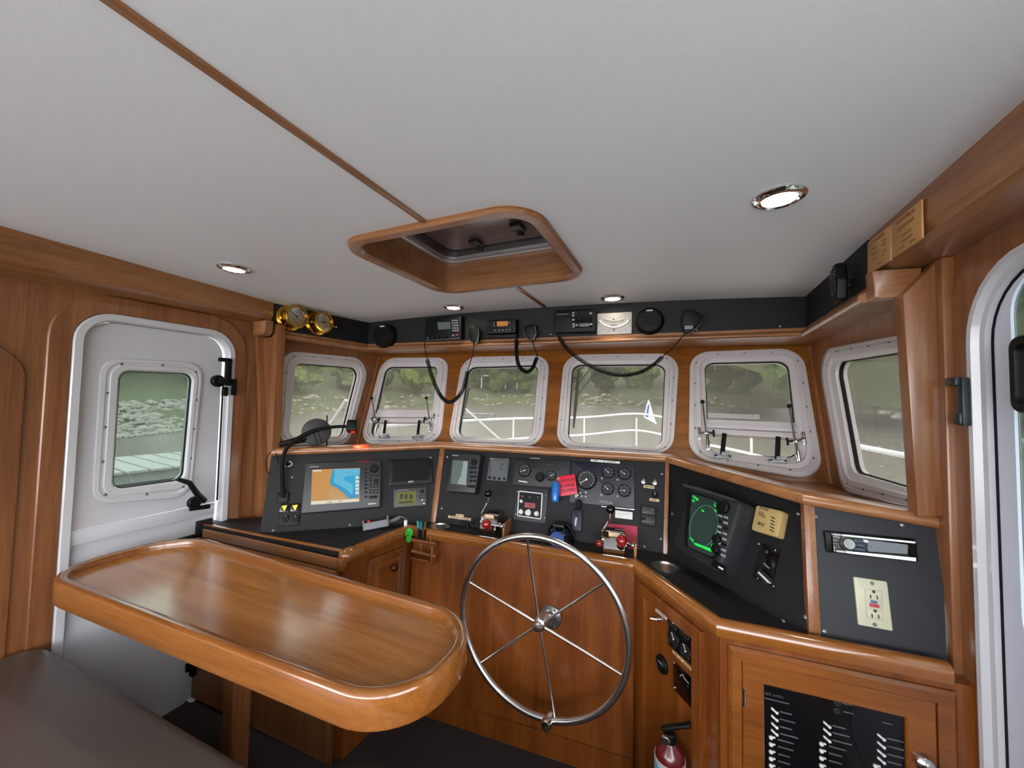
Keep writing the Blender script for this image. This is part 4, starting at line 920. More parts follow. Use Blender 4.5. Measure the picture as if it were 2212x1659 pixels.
d = Dev('white_card', 'small white card with a printed curve, above the right throttle', 'card', QC, ((1329, 1101.8), (1366, 1106.7), (1366.5, 1122.3), (1329, 1118.5)), .0015, mat('card_white', '#d3d3cd', .6), .001, .0003, part='card')
d.line('curve', ((1333, 1109), (1337, 1114), (1341, 1119)), .0006, GREYPR, .0005); d.line('curve', ((1334, 1108), (1345, 1111), (1355, 1111), (1364, 1110)), .0006, GREYPR, .0005)
d = Dev('pink_card', 'plain crimson card propped on the dashboard behind the right throttle', 'card', QC, ((1312, 1130), (1378, 1137.5), (1376, 1192), (1311, 1186)), .003, mat('card_crimson', '#b02c4c', .6), .001, .0004, part='card')
for q, lab in (((1389.6, 1040), 'left chrome toggle switch of the pair beside the navy engine panel'), ((1414.5, 1042.7), 'right chrome toggle switch of the pair beside the navy engine panel')):
    t = thing('toggle_switch', lab, 'switch', QC.pt(*q))
    MB().lathe([(.011, 0), (.011, .005), (.007, .006), (.007, .012)], None, 12).build('nut', CHROME, t); MB().tube([(0, 0, .010), (.002, .006, .03)], .004, 8, rs=[.003, .005]).build('lever', CHROME, t)
strip_label(QC, ((1390, 1047), (1413.5, 1050), (1413, 1056), (1390, 1053)), 'tan label strip under the pair of chrome toggles')
t = thing('dimmer_knob', 'black rotary knob on the right of the centre panel', 'knob', QC.pt(1414.5, 1070))
MB().cyl(.013, 0, .022, None, 18, .003).build('knob_body', BLKP, t); MB().box((0, .006, .0225), (.002, .012, .002)).build('pointer', PRT, t)
strip_label(QC, ((1403, 1076), (1424, 1078.5), (1424, 1084.5), (1403, 1081.5)), 'tan label strip under the black rotary knob')
d = Dev('rocker_unit', 'black double rocker switch block near the right end of the centre panel', 'switch panel', QC, ((1385, 1094), (1418, 1098), (1415, 1138), (1383, 1133)), .014, BLKP, .004, .003)
for y in (1103, 1122): d.btn('rocker', (1401, y), .06, .034, DGRY, .008)
for x in (1391, 1408): d.disc('lamp', (x, 1102), .008, GRYP, .009)
d.disc('plug', (1391, 1121), .009, BLKG, .014)
# T handle with labels
strip_label(QC, ((968, 1113), (1017, 1120), (1017, 1124.5), (968, 1118.5)), 'long tan label strip low on the centre panel, above the T-handle', ICOLD)
strip_label(QC, ((984.5, 1109.8), (1001.5, 1111.8), (1001.5, 1117), (984.5, 1114.8)), 'short tan label strip on top of the long one above the T-handle')
o_ = cz(1010, 1149); hp_ = PL(o_, (QC.n.x, QC.n.y, 0))
t = thing('stop_pull', 'black T-handled pull standing on the worktop left of the left throttle', 'pull handle', hp_.m0())
g = lambda x, y, o=0: (*hp_.l(x, y, o), o)
MB().tube([(0, 0, 0), g(1010, 1140)], .006, 10).build('stem', CHROME, t)
MB().tube([g(1010, 1141), g(1010, 1129)], .012, 10).tube([g(998, 1126), g(1011, 1128), g(1025, 1129)], .007, 8).build('t_handle', BLKP, t)
# throttles
def throttle(o, lab, ball, red, wd, rr_end, sgn):
    hp_ = PL(o, (QC.n.x, QC.n.y, 0)); M0 = hp_.m0()
    t = thing('throttle', lab, 'engine control', M0)
    pf = [(.00, .0), (.004, .035), (-.012, .062), (-.038, .092), (-.062, .100), (-.085, .094), (-.10, .06), (-.105, .0)]   # (toward room, up)
    MB().loft([[(x, y, z) for z, y in pf] for x in (-wd/2, -wd/2+.003, wd/2-.003, wd/2)] if False else [[(x, y*s+.0, z*s) for z, y in pf] for x, s in ((-wd/2, .97), (-wd/2+.004, 1), (wd/2-.004, 1), (wd/2, .97))]).build('housing', CHROME, t, ang=25)
    a, b = V((-wd/2-.002, .055, -.045)), V((*hp_.l(*ball), -.045))
    lv = MB().tube(spline([a, a+V((-.010, .03, 0)), a.lerp(b, .6)+V((.002, 0, 0)), b], 6), .0055, 8).cyl(.018, -.008, .006, T(*a) @ R(90, 'Y'), 16, .003).build('shift_lever', CHROME, t)
    MB().ball(b, .021, sc=(1, .95, 1)).build('black_knob', BLKG, lv)
    c = V((*hp_.l(*red, .03), .03)); e = V((wd/2+.004, .045, -.04)); r2 = V((*hp_.l(*rr_end, .01), .01))
    lv = MB().tube([c, r2], .005, 8).tube([r2, e], .007, 8).cyl(.018, -.006, .010, T(*e) @ R(90, 'Y'), 16, .003).ball(r2, .010).build('throttle_lever', CHROME, t)
    MB().ball(c, .024).build('red_knob', mat('knob_red', '#7e1512', .2, coat=.6), lv)
    MB().box((0, .091, -.024), (wd*.55, .018, .003), .0005, T(0, 0, .004)).build('name_plate', ICOLD, t)
    MB().box((0, .093, -.062), (wd*.86, .018, .05), .006).build('cover', mat('smoke_chrome', '#5b5048', .15, .9), t)
    return t, M0
o1 = cz(1053, 1158)
t, M0 = throttle(o1, 'left chrome throttle with a black-knobbed lever and a red knob', (1047, 1070), (1051, 1132), .085, (1084, 1137), 1)
MB().box((.085, .035, -.05), (.012, .07, .11), .003).build('plinth_side', WX, t)
o2 = cz(1326, 1203)
t, M0 = throttle(o2, 'right chrome throttle in front of the crimson card', (1317, 1106), (1343, 1168), .09, (1367, 1178), 1)
MB().box((.09, .035, -.05), (.012, .07, .11), .003).build('plinth_side', WX, t)
c = M0.inverted() @ onz(1307, 1165, CZ+.05); MB().ball((-.065, .05, -.0), .016).build('brake_knob', mat('knob_red', '#7e1512'), t)
# compass
o_ = cz(1200, 1180); cp_ = PL(o_+V((0, .07, 0)), (QC.n.x, QC.n.y, 0))
t = thing('compass', 'black-hooded steering compass on the worktop behind the wheel', 'compass', cp_.m0())
w2 = (cp_.at(1174, 1165)-cp_.at(1238, 1170)).length/2*.92
MB().lathe([(w2*1.0, 0), (w2*1.02, .012), (w2*.95, .03), (w2*.8, .04)], R(-90, 'X'), 32).build('base', BLKP, t)
hood = MB()
hood.loft([[(w2*.98*math.cos(a)*math.cos(b), .035+w2*.98*math.sin(b)*.9, -w2*.98*math.sin(a)*math.cos(b)+.0) for a in [PI*k/16 for k in range(17)]]+[(w2*.86*math.cos(a)*math.cos(b), .035+w2*.86*math.sin(b)*.9, -w2*.86*math.sin(a)*math.cos(b)) for a in [PI*k/16 for k in range(16, -1, -1)]] for b in [PI/2*j/8*.96 for j in range(9)]])
hood.build('hood', BLKP, t)
MB().ball((0, .035, .0), w2*.80, sc=(1, .8, 1), u=24, v=14).build('dome', mat('compass_glass', '#0e1526', .05, var=.1, coat=1), t)
MB().lathe([(w2*.5, .0), (w2*.5, .003), (w2*.3, .004)], T(0, .034, .074) @ R(-28, 'X'), 24).build('card', mat('compass_blue', '#27488a', .4), t)
MB().box((0, .085, .03), (w2*.8, .012, .03), .003).build('lubber_bracket', DGRY, t)
# ---- right panel
Z7 = lambda *q: tuple((1440+x/6.6375, 1030+y/6.6375) for x, y in q)
d = Dev('radar', 'deep dark grey radar set with a green-lit screen', 'radar display', QS, ((1477.7, 1045), (1587, 1077), (1567, 1250), (1465, 1182)), .10, DGRY, .018, .014)
sq = Z7((365, 240), (742, 352), (700, 1172), (300, 1000))
d.quad('screen_surround', Z7((300, 190), (770, 330), (725, 1215), (255, 985)), BLKP, -.002, .001, .02)
s1 = d.quad('screen', sq, mat('crt_dark', '#20302c', .15, emit=.05, ecol='#2c4a44'), .0, .002, .02)
GRN = E_('radar_green', '#18e050', 1.3); GRL = E_('radar_line', '#54b894', .6)
cc = V(d.l(*Z7((525, 670))[0])); ed = V(d.l(*Z7((700, 540))[0])); rr0 = d.w*.34
sw = abs(d.l(*sq[1])[0]-d.l(*sq[0])[0])/2; shh = abs(d.l(*sq[0])[1]-d.l(*sq[3])[1])/2
mid = V(d.l((sq[0][0]+sq[2][0])/2, (sq[0][1]+sq[2][1])/2))
rc = min(sw, shh)*.96
circpts = [(mid.x+rc*1.0*math.cos(2*PI*k/48), mid.y+rc*1.22*math.sin(2*PI*k/48), d.d+.0026) for k in range(48)]
MB().tube(circpts, .0011, 5, True).build('range_ring', GRL, s1)
for q, tx, sz in (((415, 305), '1.5NM', .014), ((390, 350), 'HU', .011), ((712, 412), 'LP', .018), ((525, 490), '0.00', .009), ((705, 488), '.25', .010), ((365, 900), 'GAIN', .010), ((660, 1000), 'TX', .013)):
    d.text('screen_text', Z7(q)[0], tx, sz, GRN, rot=-14, h=.0026, parent=s1, bold=.0003)
d.quad('status_block', Z7((410, 945), (680, 1045), (672, 1090), (405, 975)), GRN, .002, .003, 0, parent=s1)
d.disc('gain_knob', Z7((825, 440))[0], .026, BLKP, .016, .004)
for y in range(8):
    for x in (770, 850):
        q = Z7((x-y*6+4, 560+y*78+(x-770)*.28))[0]; d.btn('key', q, .018, .008, GREYPR if (y+x) % 3 else BLKP, .003)
for q in ((730, 900), (715, 1040)): d.disc('knob', Z7(q)[0], .016, BLKP, .014, .003)
d.btn('power_key', Z7((760, 1290))[0], .06, .024, BLKP, .006); d.btn('power_mark', Z7((795, 1315))[0], .022, .006, PRT, .0075)
d.quad('top_brow', Z7((250, 100), (985, 318), (985, 350), (250, 140)), GRYP, -.004, .006, .002)
d = Dev('gas_alarm', 'beige gas alarm box with slots, beside the radar', 'alarm', QS, ((1628.3, 1090), (1687, 1102.3), (1682.6, 1162.6), (1626, 1144.5)), .03, mat('beige_plastic', '#ac9560', .45), .008, .006)
for i in range(5): d.btn('slot', Z7((1525-i*4, 588+i*46))[0], .017, .004, mat('slot_dark', '#2a1c28', .6), .0008, rot=-14)
for i in range(4): d.btn('vent_slot', Z7((1345+i*34, 445+i*9))[0], .003, .012, mat('slot_dark', '#2a1c28'), .0008, rot=-25)
d.text('logo', Z7((1352, 682))[0], 'MTI', .015, mat('brown_print', '#4e3a22', .6), rot=-12, bold=.0004)
for y, wd in ((510, .022), (535, .028), (560, .032)): d.btn('fine_print', Z7((1362, y))[0], wd, .003, mat('brown_print', '#4e3a22'), .0006, rot=-14)
d = Dev('breaker_plate', 'glossy black upright switch plate low on the right panel, below the beige alarm', 'switch panel', QS, ((1637.4, 1171.6), (1678, 1185), (1672.8, 1268.8), (1633.6, 1247)), .005, BLKG, .003, .001)
for q in ((1325, 962), (1555, 1050), (1298, 1452), (1530, 1568)): d.disc('screw', Z7(q)[0], .004, CHROME, .003)
d.btn('rocker', Z7((1415, 1440))[0], .052, .026, DGRY, .010, rot=-20); d.btn('rocker_reflection', Z7((1420, 1450))[0], .048, .006, PRT, .011, rot=-20)  # the white bar paints a reflection on the rocker
d.disc('lamp', Z7((1436, 1078))[0], .006, GRYP, .003); d.btn('legend', Z7((1430, 1275))[0], .026, .004, GREYPR, .0008, rot=-20)
# ---- far right panel
Z8 = lambda *q: tuple((1750+x/5.926, 1120+y/5.926) for x, y in q)
d = Dev('car_stereo', 'slim car stereo with a round silver knob and dark display', 'stereo', QF, ((1783, 1146), (1983, 1165.6), (1979.5, 1212.8), (1783.8, 1192.6)), .010, BLKP, .003, .003, part='sleeve')
d.quad('faceplate', Z8((262, 185), (1350, 292), (1345, 548), (285, 432)), BLKG, -.001, .010, .004, .003); d.d += .010
c = d.l(*Z8((470, 320))[0])
kn = MB().lathe([(.0215, 0), (.0215, .003), (.019, .006), (.0165, .005), (.0165, .014), (.014, .017), (.0001, .0165)], T(c[0], c[1], d.d), 28).build('volume_knob', mat('brushed_knob', '#8f9092', .3, 1), d.root)
for i in range(3):
    for j in range(2): d.btn('preset_key', Z8((597+j*66, 288+i*52+j*8))[0], .0145, .009, E_('key_blue', '#7487c0', .18), .002)
for i in range(3): d.btn('side_key', Z8((325, 258+i*42))[0], .013, .007, GRYP, .002)
d.quad('display', Z8((735, 275), (1250, 335), (1245, 455), (735, 420)), mat('stereo_window', '#4a4c5c', .08, coat=1), -.001, .0012, .003)
d.quad('top_trim', Z8((262, 186), (1340, 295), (1340, 318), (270, 208)), CHROME, -.001, .004, .001)
d.quad('bottom_trim', Z8((312, 400), (1342, 500), (1342, 545), (325, 425)), CHROME, -.001, .005, .001)
d.btn('mini_key', Z8((708, 290))[0], .012, .008, PRT, .002)
d = Dev('power_outlet', 'ivory power outlet plate with red and blue buttons', 'outlet', QF, ((1845.7, 1245.7), (1919.3, 1257.5), (1927.7, 1363.3), (1853, 1350.3)), .006, mat('ivory_plate', '#b4b19a', .4), .004, .003, part='plate')
IV = mat('ivory_insert', '#adaa92', .4); sk = mat('slot_brown', '#2e2018', .6)
k_ = d.quad('insert', Z8((695, 898), (920, 930), (935, 1305), (715, 1270)), IV, -.001, .002, .002, .001)
for oy in (0, 245):
    ox = oy*.075
    f_ = d.quad('socket_face', Z8((708+ox, 905+oy), (905+ox, 935+oy), (915+ox, 1045+oy), (715+ox, 1018+oy)), mat('ivory_plate', '#b4b19a'), .001, .0032, .002, .0006, parent=k_)
    d.disc('ground_hole', Z8((807+ox, 935+oy))[0], .0040, sk, .0036, 0, parent=f_)
    for x, y in ((768, 995), (852, 1008)): d.btn('slot', Z8((x+ox, y+oy))[0], .0035, .010, sk, .0036, parent=f_, r=.0005)
d.btn('test_button', Z8((812, 1066))[0], .015, .007, mat('test_blue', '#3a5a86', .5), .004, parent=k_); d.btn('reset_button', Z8((817, 1113))[0], .022, .009, mat('reset_red', '#a52a3c', .5), .004, parent=k_)
for q in ((795, 830), (830, 1360)): d.disc('screw', Z8(q)[0], .005, SCREW, .0012)
# ---- gauge cabinet fittings
Zg = lambda *q: tuple((1400+x/4.379, 1280+y/4.379) for x, y in q)
d = Dev('gauge_cluster', 'black panel with four small gauges on the angled cabinet', 'instrument panel', PG, Zg((190, 188), (437, 385), (437, 722), (190, 490)), .006, BLKP, .004, .002, part='plate')
for q in ((245, 285), (358, 372), (248, 440), (362, 555)):
    g_, (x, y) = gauge(d, Zg(q)[0], .029, 20); dial(g_, x, y, d.d+.001, .029, 120, DIALB, GREYPR, NEED, 7)
strip_label(PG, Zg((230, 543), (437, 742), (437, 772), (232, 570)), 'long tan label strip under the four-gauge panel')
strip_label(PG, Zg((68, 148), (175, 232), (175, 262), (70, 175)), 'small white label strip at the top of the angled cabinet', LABW)
t = thing('toggle_switch', 'small chrome toggle at the top of the angled cabinet', 'switch', PG.pt(1424, 1337))
MB().lathe([(.012, 0), (.012, .005), (.007, .006), (.007, .012)], None, 12).build('nut', CHROME, t); MB().tube([(0, 0, .010), (-.012, 0, .030)], .004, 8).build('lever', CHROME, t)
t = thing('hour_meter', 'round black meter on the angled cabinet, left of the black plate', 'meter', PG.pt(*Zg((140, 678))[0]))
MB().lathe([(.032, 0), (.032, .008), (.027, .012), (.025, .010)], None, 28).build('bezel', BLKP, t); MB().cyl(.026, 0, .009, None, 24).build('face', mat('meter_face', '#4b4542', .3), t)
MB().box((0, .006, .0095), (.034, .010, .001)).build('window', GREYPR, t)
d = Dev('heater_plate', 'plain black plate with a small white mark, under the four gauges', 'control panel', PG, Zg((237, 652), (437, 842), (437, 1135), (240, 910)), .006, BLKG, .003, .002, part='plate')
d.line('white_mark', Zg((305, 790), (330, 772), (345, 810), (388, 862)), .002, GREYPR, .001)
for q in ((245, 665), (248, 900)): d.disc('screw', Zg(q)[0], .004, CHROME, .002)
# extinguisher at the bottom of the frame
o_ = PG.at(1447, 1608, .07); t = thing('fire_extinguisher', 'small dark red extinguisher with a black lever, low on the angled cabinet', 'extinguisher', T(o_.x, o_.y, o_.z-.29))
MB().lathe([(.046, 0), (.048, .01), (.048, .25), (.04, .28), (.022, .295), (.018, .305)], None, 24).build('cylinder', mat('ext_red', '#561315', .25, coat=.5), t)
MB().lathe([(.049, .15), (.049, .252)], None, 24).build('label_sleeve', mat('sleeve_white', '#a9a9ab', .4), t)
MB().lathe([(.0495, .215), (.0495, .235)], None, 24).build('label_band', mat('sleeve_teal', '#4ba0a8', .4), t)
MB().cyl(.02, .30, .33, None, 16, .004).build('valve', BLKP, t)
MB().box((.02, 0, 0), (.10, .02, .012), .004, T(0, 0, .345) @ R(-25, 'Y')).build('lever', BLKP, t); MB().cyl(.014, 0, .012, T(-.012, -.02, .318) @ R(90, 'X'), 16, .002).build('pressure_gauge', CHROME, t)
# ================================================================== OVERHEAD
def at(pl, q, o=0): return pl.at(q[0], q[1], o)
# brass instruments on the left overhead panel
def brass(c0, c1, rpx, label, name, cat, needles, knob):
    m_ = BL_.pt(*c0); r = (BL_.at(c0[0], c0[1]-rpx)-BL_.at(c0[0], c0[1]+rpx)).length/2
    t = thing(name, label, cat, m_, None)
    # depth from how far the front bezel appears shifted
    best = min((abs((BL_.at(c0[0], c0[1]) + BL_.n*h).x*0 + 0) + ((lambda v: (CX+F*v.dot(RT)/v.dot(FW)-c1[0])**2)(BL_.at(*c0)+BL_.n*h-EYE)), h) for h in [k*.002 for k in range(10, 50)])
    h = best[1]
    MB().lathe([(r, 0), (r, .006), (r*.86, .012), (r*.80, .014), (r*.80, h*.62), (r*.88, h*.64), (r*.92, h*.75), (r*.92, h*.9), (r*.84, h), (r*.72, h), (r*.70, h*.86)], None, 40).build('case', BRASS, t)
    f = MB().cyl(r*.71, 0, h*.86, None, 32).build('dial', mat('dial_white', '#eef1f4', .6), t)
    k = MB()
    for i in range(24):
        a = 2*PI*i/24; k.box((r*.58*math.cos(a), r*.58*math.sin(a), h*.864), (r*.06, r*.015, .0004), 0, None) if False else k.box((0, 0, 0), (r*.08, r*.018, .0005), 0, T(r*.60*math.cos(a), r*.60*math.sin(a), h*.864) @ MX.Rotation(a, 4, 'Z'))
    for y in (.24, .34): k.box((0, r*y, h*.864), (r*.38, r*.03, .0005))
    k.build('dial_marks', GREYPR, f)
    for a, ln in needles:
        MB().box((r*ln*.4, 0, 0), (r*ln, r*.035, .001), 0, T(0, 0, h*.88) @ R(a, 'Z')).cyl(r*.07, 0, .002, T(0, 0, h*.88), 10).build('hand', BPR, f)
    MB().box((-r*.90, 0, h*.7), (r*.14, r*.5, h*.2), .003).build('hinge', BRASS, t)
    for a in (90, 210, 330): MB().ball((r*.93*math.cos(math.radians(a)), r*.93*math.sin(math.radians(a)), .007), .003).build('flange_screw', BPR, t)
    if knob: MB().tube([(r*.9, -r*.15, h*.7), (r*1.25, -r*.15, h*.7)], .004, 8).ball((r*1.3, -r*.15, h*.7), .009).build('clasp_screw', BRASS, t)
    return t
brass((624.4, 687), (643.5, 687.7), 27.5, 'brass barometer with a white dial, left of the brass clock', 'barometer', 'barometer', [(146, .62)], True)
brass((683.7, 698.6), (701, 698.6), 25, 'brass ship clock with a white dial, right of the brass barometer', 'clock', 'clock', [(10, .36), (-155, .26)], True)
# round speakers
def speaker(c, rpx, label, dep):
    m_ = BF.pt(*c); r = (BF.at(c[0]-rpx, c[1])-BF.at(c[0]+rpx, c[1])).length/2
    t = thing('speaker', label, 'speaker', m_)
    MB().lathe([(r, 0), (r, dep*.4), (r*.95, dep*.7), (r*.8, dep), (r*.4, dep*1.02), (.0001, dep)], None, 36).build('housing', BLKP, t)
    k = MB().lathe([(r*.74, dep*.99), (r*.74, dep*1.06), (r*.70, dep*1.06), (r*.70, dep*.99)], None, 36)
    for j in range(5): k.box((0, r*(-.4+.2*j), dep*1.02), (r*1.2*math.sqrt(1-(-.4+.2*j)**2), r*.06, .003))
    k.build('grille', RUB, t)
    MB().prism(rrect(r*.42, r*.09, .001), dep, dep+.004, 0, T(0, r*.70, 0)).build('badge', PRT, t)
    return t
speaker((835, 727), 23, 'small round black speaker near the left corner of the overhead panel', .05)
speaker((1403, 695), 31, 'large round black speaker right of the white clinometer', .045)
Q7 = lambda *q: tuple((900+x/7.9, 650+y/7.9) for x, y in q)
# keypad radio
d = Dev('radio', 'black radio with a grey screen and number keypad, leftmost on the front overhead panel', 'radio', BF, ((917, 688), (996, 681), (996, 729), (919, 733)), .055, BLKP, .005, .004)
d.quad('screen', Q7((355, 365), (575, 355), (580, 478), (370, 492)), E_('lcd_teal', '#75827e', .4), -.001, .0015, .002)
for j in range(5):
    for i in range(3): d.btn('key', Q7((612+i*38+j*4, 335+j*43))[0], .011, .008, GREYPR, .003)
d.btn('distress_key', Q7((692, 582))[0], .018, .012, mat('key_red', '#8a1f2c', .4), .004); d.btn('key', Q7((625, 590))[0], .012, .010, GREYPR, .003)
for x in (300, 365, 490): d.disc('knob', Q7((x, 620-(x-300)*.03))[0], .013, BLKP, .016, .003)
k = MB()
for j in range(7): c = d.l(*Q7((245, 365+j*28))[0]); k.box((c[0], c[1], d.d+.0006), (.055, .003, .001))
k.build('speaker_slots', RUB, d.root); MB().box((0, -d.h/2-.006, .035), (d.w*.96, .010, .05), .003).build('mount_lip', GRYP, d.root)
c = d.l(*Q7((205, 640))[0]); MB().tube([(c[0], c[1], d.d-.002), (c[0], c[1], d.d+.012)], .009, 10).build('mic_plug', GRYP, d.root)
# amber radio
d = Dev('radio', 'black radio with an amber screen, in the middle of the overhead panel', 'radio', BF, ((1049, 692), (1114, 688), (1115, 718), (1050, 721)), .055, BLKP, .006, .005)
d.quad('screen', Q7((1368, 352), (1555, 345), (1558, 425), (1375, 437)), E_('lcd_amber', '#c98226', .7), -.001, .0015, .002)
for q in ((1597, 382), (1605, 487)): d.disc('knob', Q7(q)[0], .012, GRYP, .014, .003)
for x in (1340, 1410, 1470, 1535): d.btn('key', Q7((x, 505-(x-1340)*.05))[0], .011, .007, GREYPR, .003)
for y in (378, 425): d.btn('key', Q7((1322, y))[0], .008, .008, GREYPR, .003)
MB().box((0, -d.h/2+.004, d.d), (d.w*.9, .004, .006), .001).build('lower_trim', GRYP, d.root)
MB().box((.0, -d.h/2-.016, .025), (d.w*1.0, .02, .05), .003).build('mount_bracket', BLKP, d.root)
# loudhailer
Q8 = lambda *q: tuple((1180+x/6.144, 640+y/6.144) for x, y in q)
d = Dev('loudhailer', 'large black radio box with a square keypad, left of the white clinometer', 'radio', BF, Q8((100, 185), (652, 165), (655, 468), (105, 485)), .05, BLKP, .008, .006)
d.quad('keypad_panel', Q8((340, 205), (612, 195), (612, 410), (342, 422)), BLKG, -.001, .0015, .003)
for q, wd in (((358, 222), .014), ((358, 258), .014), ((360, 313), .014), ((362, 370), .014), ((364, 402), .014), ((590, 228), .014), ((594, 372), .014), ((405, 385), .016)): d.btn('key', Q8(q)[0], wd, .012, GREYPR, .003)
d.btn('wide_key', Q8((505, 382))[0], .058, .020, mat('key_grey', '#5c5f63', .5), .003)
for q in ((440, 300), (535, 295)): d.disc('knob', Q8(q)[0], .011, BLKP, .014, .003)
for x in (140, 165, 190, 215, 240, 265, 290): d.btn('maker_mark', Q8((x, 240-(x-140)*.02))[0], .008, .006, GREYPR, .0008, r=.0005)
c = d.l(*Q8((155, 512))[0], 0) if False else None
# clinometer
d = Dev('clinometer', 'white clinometer plate with curved scales', 'clinometer', BF, ((1289, 677.4), (1364.4, 673.4), (1365.2, 720.6), (1290.7, 723.3)), .008, mat('plate_white', '#a9a6a1', .4), .007, .002, part='plate')
def arcpts(cx, cy, r, a0, a1, n=24): return [Q8((cx+r*math.cos(math.radians(a)), cy+r*math.sin(math.radians(a))))[0] for a in [a0+(a1-a0)*i/n for i in range(n+1)]]
c0 = (900, 175)
MB().tube([(*d.l(*p), d.d+.002) for p in arcpts(900, 160, 255, 40, 140)], .0055, 8).build('curved_tube', mat('tube_glass', '#c4c2ba', .1, coat=1), d.root)
MB().tube([(*d.l(*p), d.d+.002) for p in arcpts(905, -60, 385, 70, 112)], .0045, 8).build('upper_tube', mat('tube_glass', '#c4c2ba'), d.root)
k = MB()
for i in range(29):
    a = 25+130*i/28; r0, r1 = 285, 300+(12 if i % 4 == 0 else 0)
    p, q = [d.l(*Q8((900+r*math.cos(math.radians(a)), 170+r*math.sin(math.radians(a))))[0]) for r in (r0, r1)]
    k.tube([(*p, d.d+.0006), (*q, d.d+.0006)], .0006, 4)
for i in range(19):
    a = 72+36*i/18; p, q = [d.l(*Q8((900+r*math.cos(math.radians(a)), -60+r*math.sin(math.radians(a))))[0]) for r in (402, 420)]
    k.tube([(*p, d.d+.0006), (*q, d.d+.0006)], .0006, 4)
for y in (378, 392, 406):
    p = d.l(*Q8((895, y))[0]); k.box((p[0], p[1], d.d+.0006), (.036-.004*((y-378)/14), .002, .0006))
for i, tx in enumerate(('40', '30', '20', '10', '0', '10', '20', '30', '40')):
    a = 148-116*i/8; p = d.l(*Q8((900+330*math.cos(math.radians(a))*.98, 165+318*math.sin(math.radians(a))))[0])
    k.text(tx, .008, T(p[0], p[1], d.d+.0005), .0003)
k.build('scale', BPR, d.root)
for q in ((893, 308), (898, 445)): d.disc('bead', Q8(q)[0], .0045, BPR, .006, .002)
for q in ((688, 342), (1108, 318)): d.disc('screw', Q8(q)[0], .0045, SCREW, .002)
# microphones with their coiled cords
def micro(label, q, pl, o, path_c, path_s0, path_s1, wire=.0030, cr=.0085, pitch=.0085, clip=None, th=.032):
    """q: outline in the picture plane of the panel, o: stand-off"""
    pts = [V(pl.l(*p, o)) for p in q]; ctr = sum(pts, V((0, 0)))/len(pts); base = pl.w(ctr.x, ctr.y, 0)
    m_ = pl.mat(base); loc = [p-ctr for p in pts]
    A = sum(loc[i].x*loc[(i+1) % len(loc)].y-loc[(i+1) % len(loc)].x*loc[i].y for i in range(len(loc)))
    if A < 0: loc = loc[::-1]
    t = thing('microphone', label, 'microphone', m_); iv = m_.inverted()
    MB().prism(rpoly(loc, .012, 5), o-th, o, .008, None, .006).build('body', BLKP, t)
    MB().box((0, 0, (o-th)/2), (.018, .022, max(.004, o-th)), .003).build('hanger', GRYP, t)
    if clip: MB().tube([(*(V(pl.l(*p, o))-ctr), o-.006) for p in clip], .003, 6).build('edge_clip', SCREW, t)
    L_ = lambda ps, oo: [iv @ pl.at(p[0], p[1], p[2] if len(p) > 2 else oo) for p in ps]
    s0, cc, s1 = L_(path_s0, .055), L_(path_c, .055), L_(path_s1, .055)
    k = MB()
    if len(s0) > 1: k.tube(spline(s0, 6), wire, 6)
    k.tube(coil(spline(cc, 10), cr, pitch, 9), wire, 5)
    if len(s1) > 1: k.tube(spline(s1, 6), wire, 6)
    k.build('coiled_cord', RUB, t)
    return t, (lambda x, y, oo: iv @ pl.at(x, y, oo))
micro('black microphone on a coiled cord, just right of the keypad radio', Q7((890, 440), (965, 412), (1040, 445), (1058, 560), (1035, 705), (980, 722), (920, 690), (875, 540)), BF, .065,
      [(1010, 802, .05), (1004, 828, .05), (994, 852, .05), (972, 868.5, .05), (952, 855, .05), (935, 818, .05), (923, 777, .05)], [(1024, 740, .055), (1023, 752, .055), (1019, 772, .05), (1010, 802, .05)], [(923, 777, .05), (919, 758, .055), (917, 743, .06), (919, 733, .055)], cr=.011, pitch=.0085, clip=Q7((1042, 455), (1055, 570), (1030, 700), (990, 725)))
micro('black microphone on a short thick coiled cord, right of the amber radio', Q7((1830, 430), (1960, 388), (2020, 420), (2040, 560), (1985, 655), (1920, 668), (1850, 600), (1808, 470)), BF, .06,
      [(1115.5, 732, .05), (1116, 765, .05), (1121, 790, .05), (1135, 803, .05), (1149, 797, .05), (1160, 772, .05)], [(1148, 733, .05), (1153, 747, .055), (1161, 771, .05)], [(1115.5, 732, .05), (1114, 715, .045), (1113, 704, .055)], cr=.0095, pitch=.0062, clip=Q7((1812, 480), (1850, 600), (1915, 668), (1985, 650), (2035, 560), (2015, 420)))
t, g = micro('black wedge-shaped microphone at the end of the long coiled cord, right of the large speaker', Q8((1830, 190), (1960, 165), (2085, 265), (2075, 310), (1960, 440), (1850, 510), (1812, 420), (1795, 300)), BF, .065,
      [(1207, 727, .05), (1222, 750, .055), (1250, 774, .055), (1290, 797, .055), (1335, 810, .055), (1380, 805, .055), (1412, 788, .055), (1431, 771, .055)], [(1205, 722, .05), (1207, 727, .05)], [(1431, 771, .055), (1456, 748, .055), (1478, 722, .06)], cr=.010, pitch=.0095, clip=Q8((2085, 290), (2040, 370), (1960, 450), (1860, 510)))
a_ = g(1488, 707, .065); MB().box((a_.x, a_.y, a_.z), (.040, .018, .003), .001, None).build('label_plate', GREYPR, t)
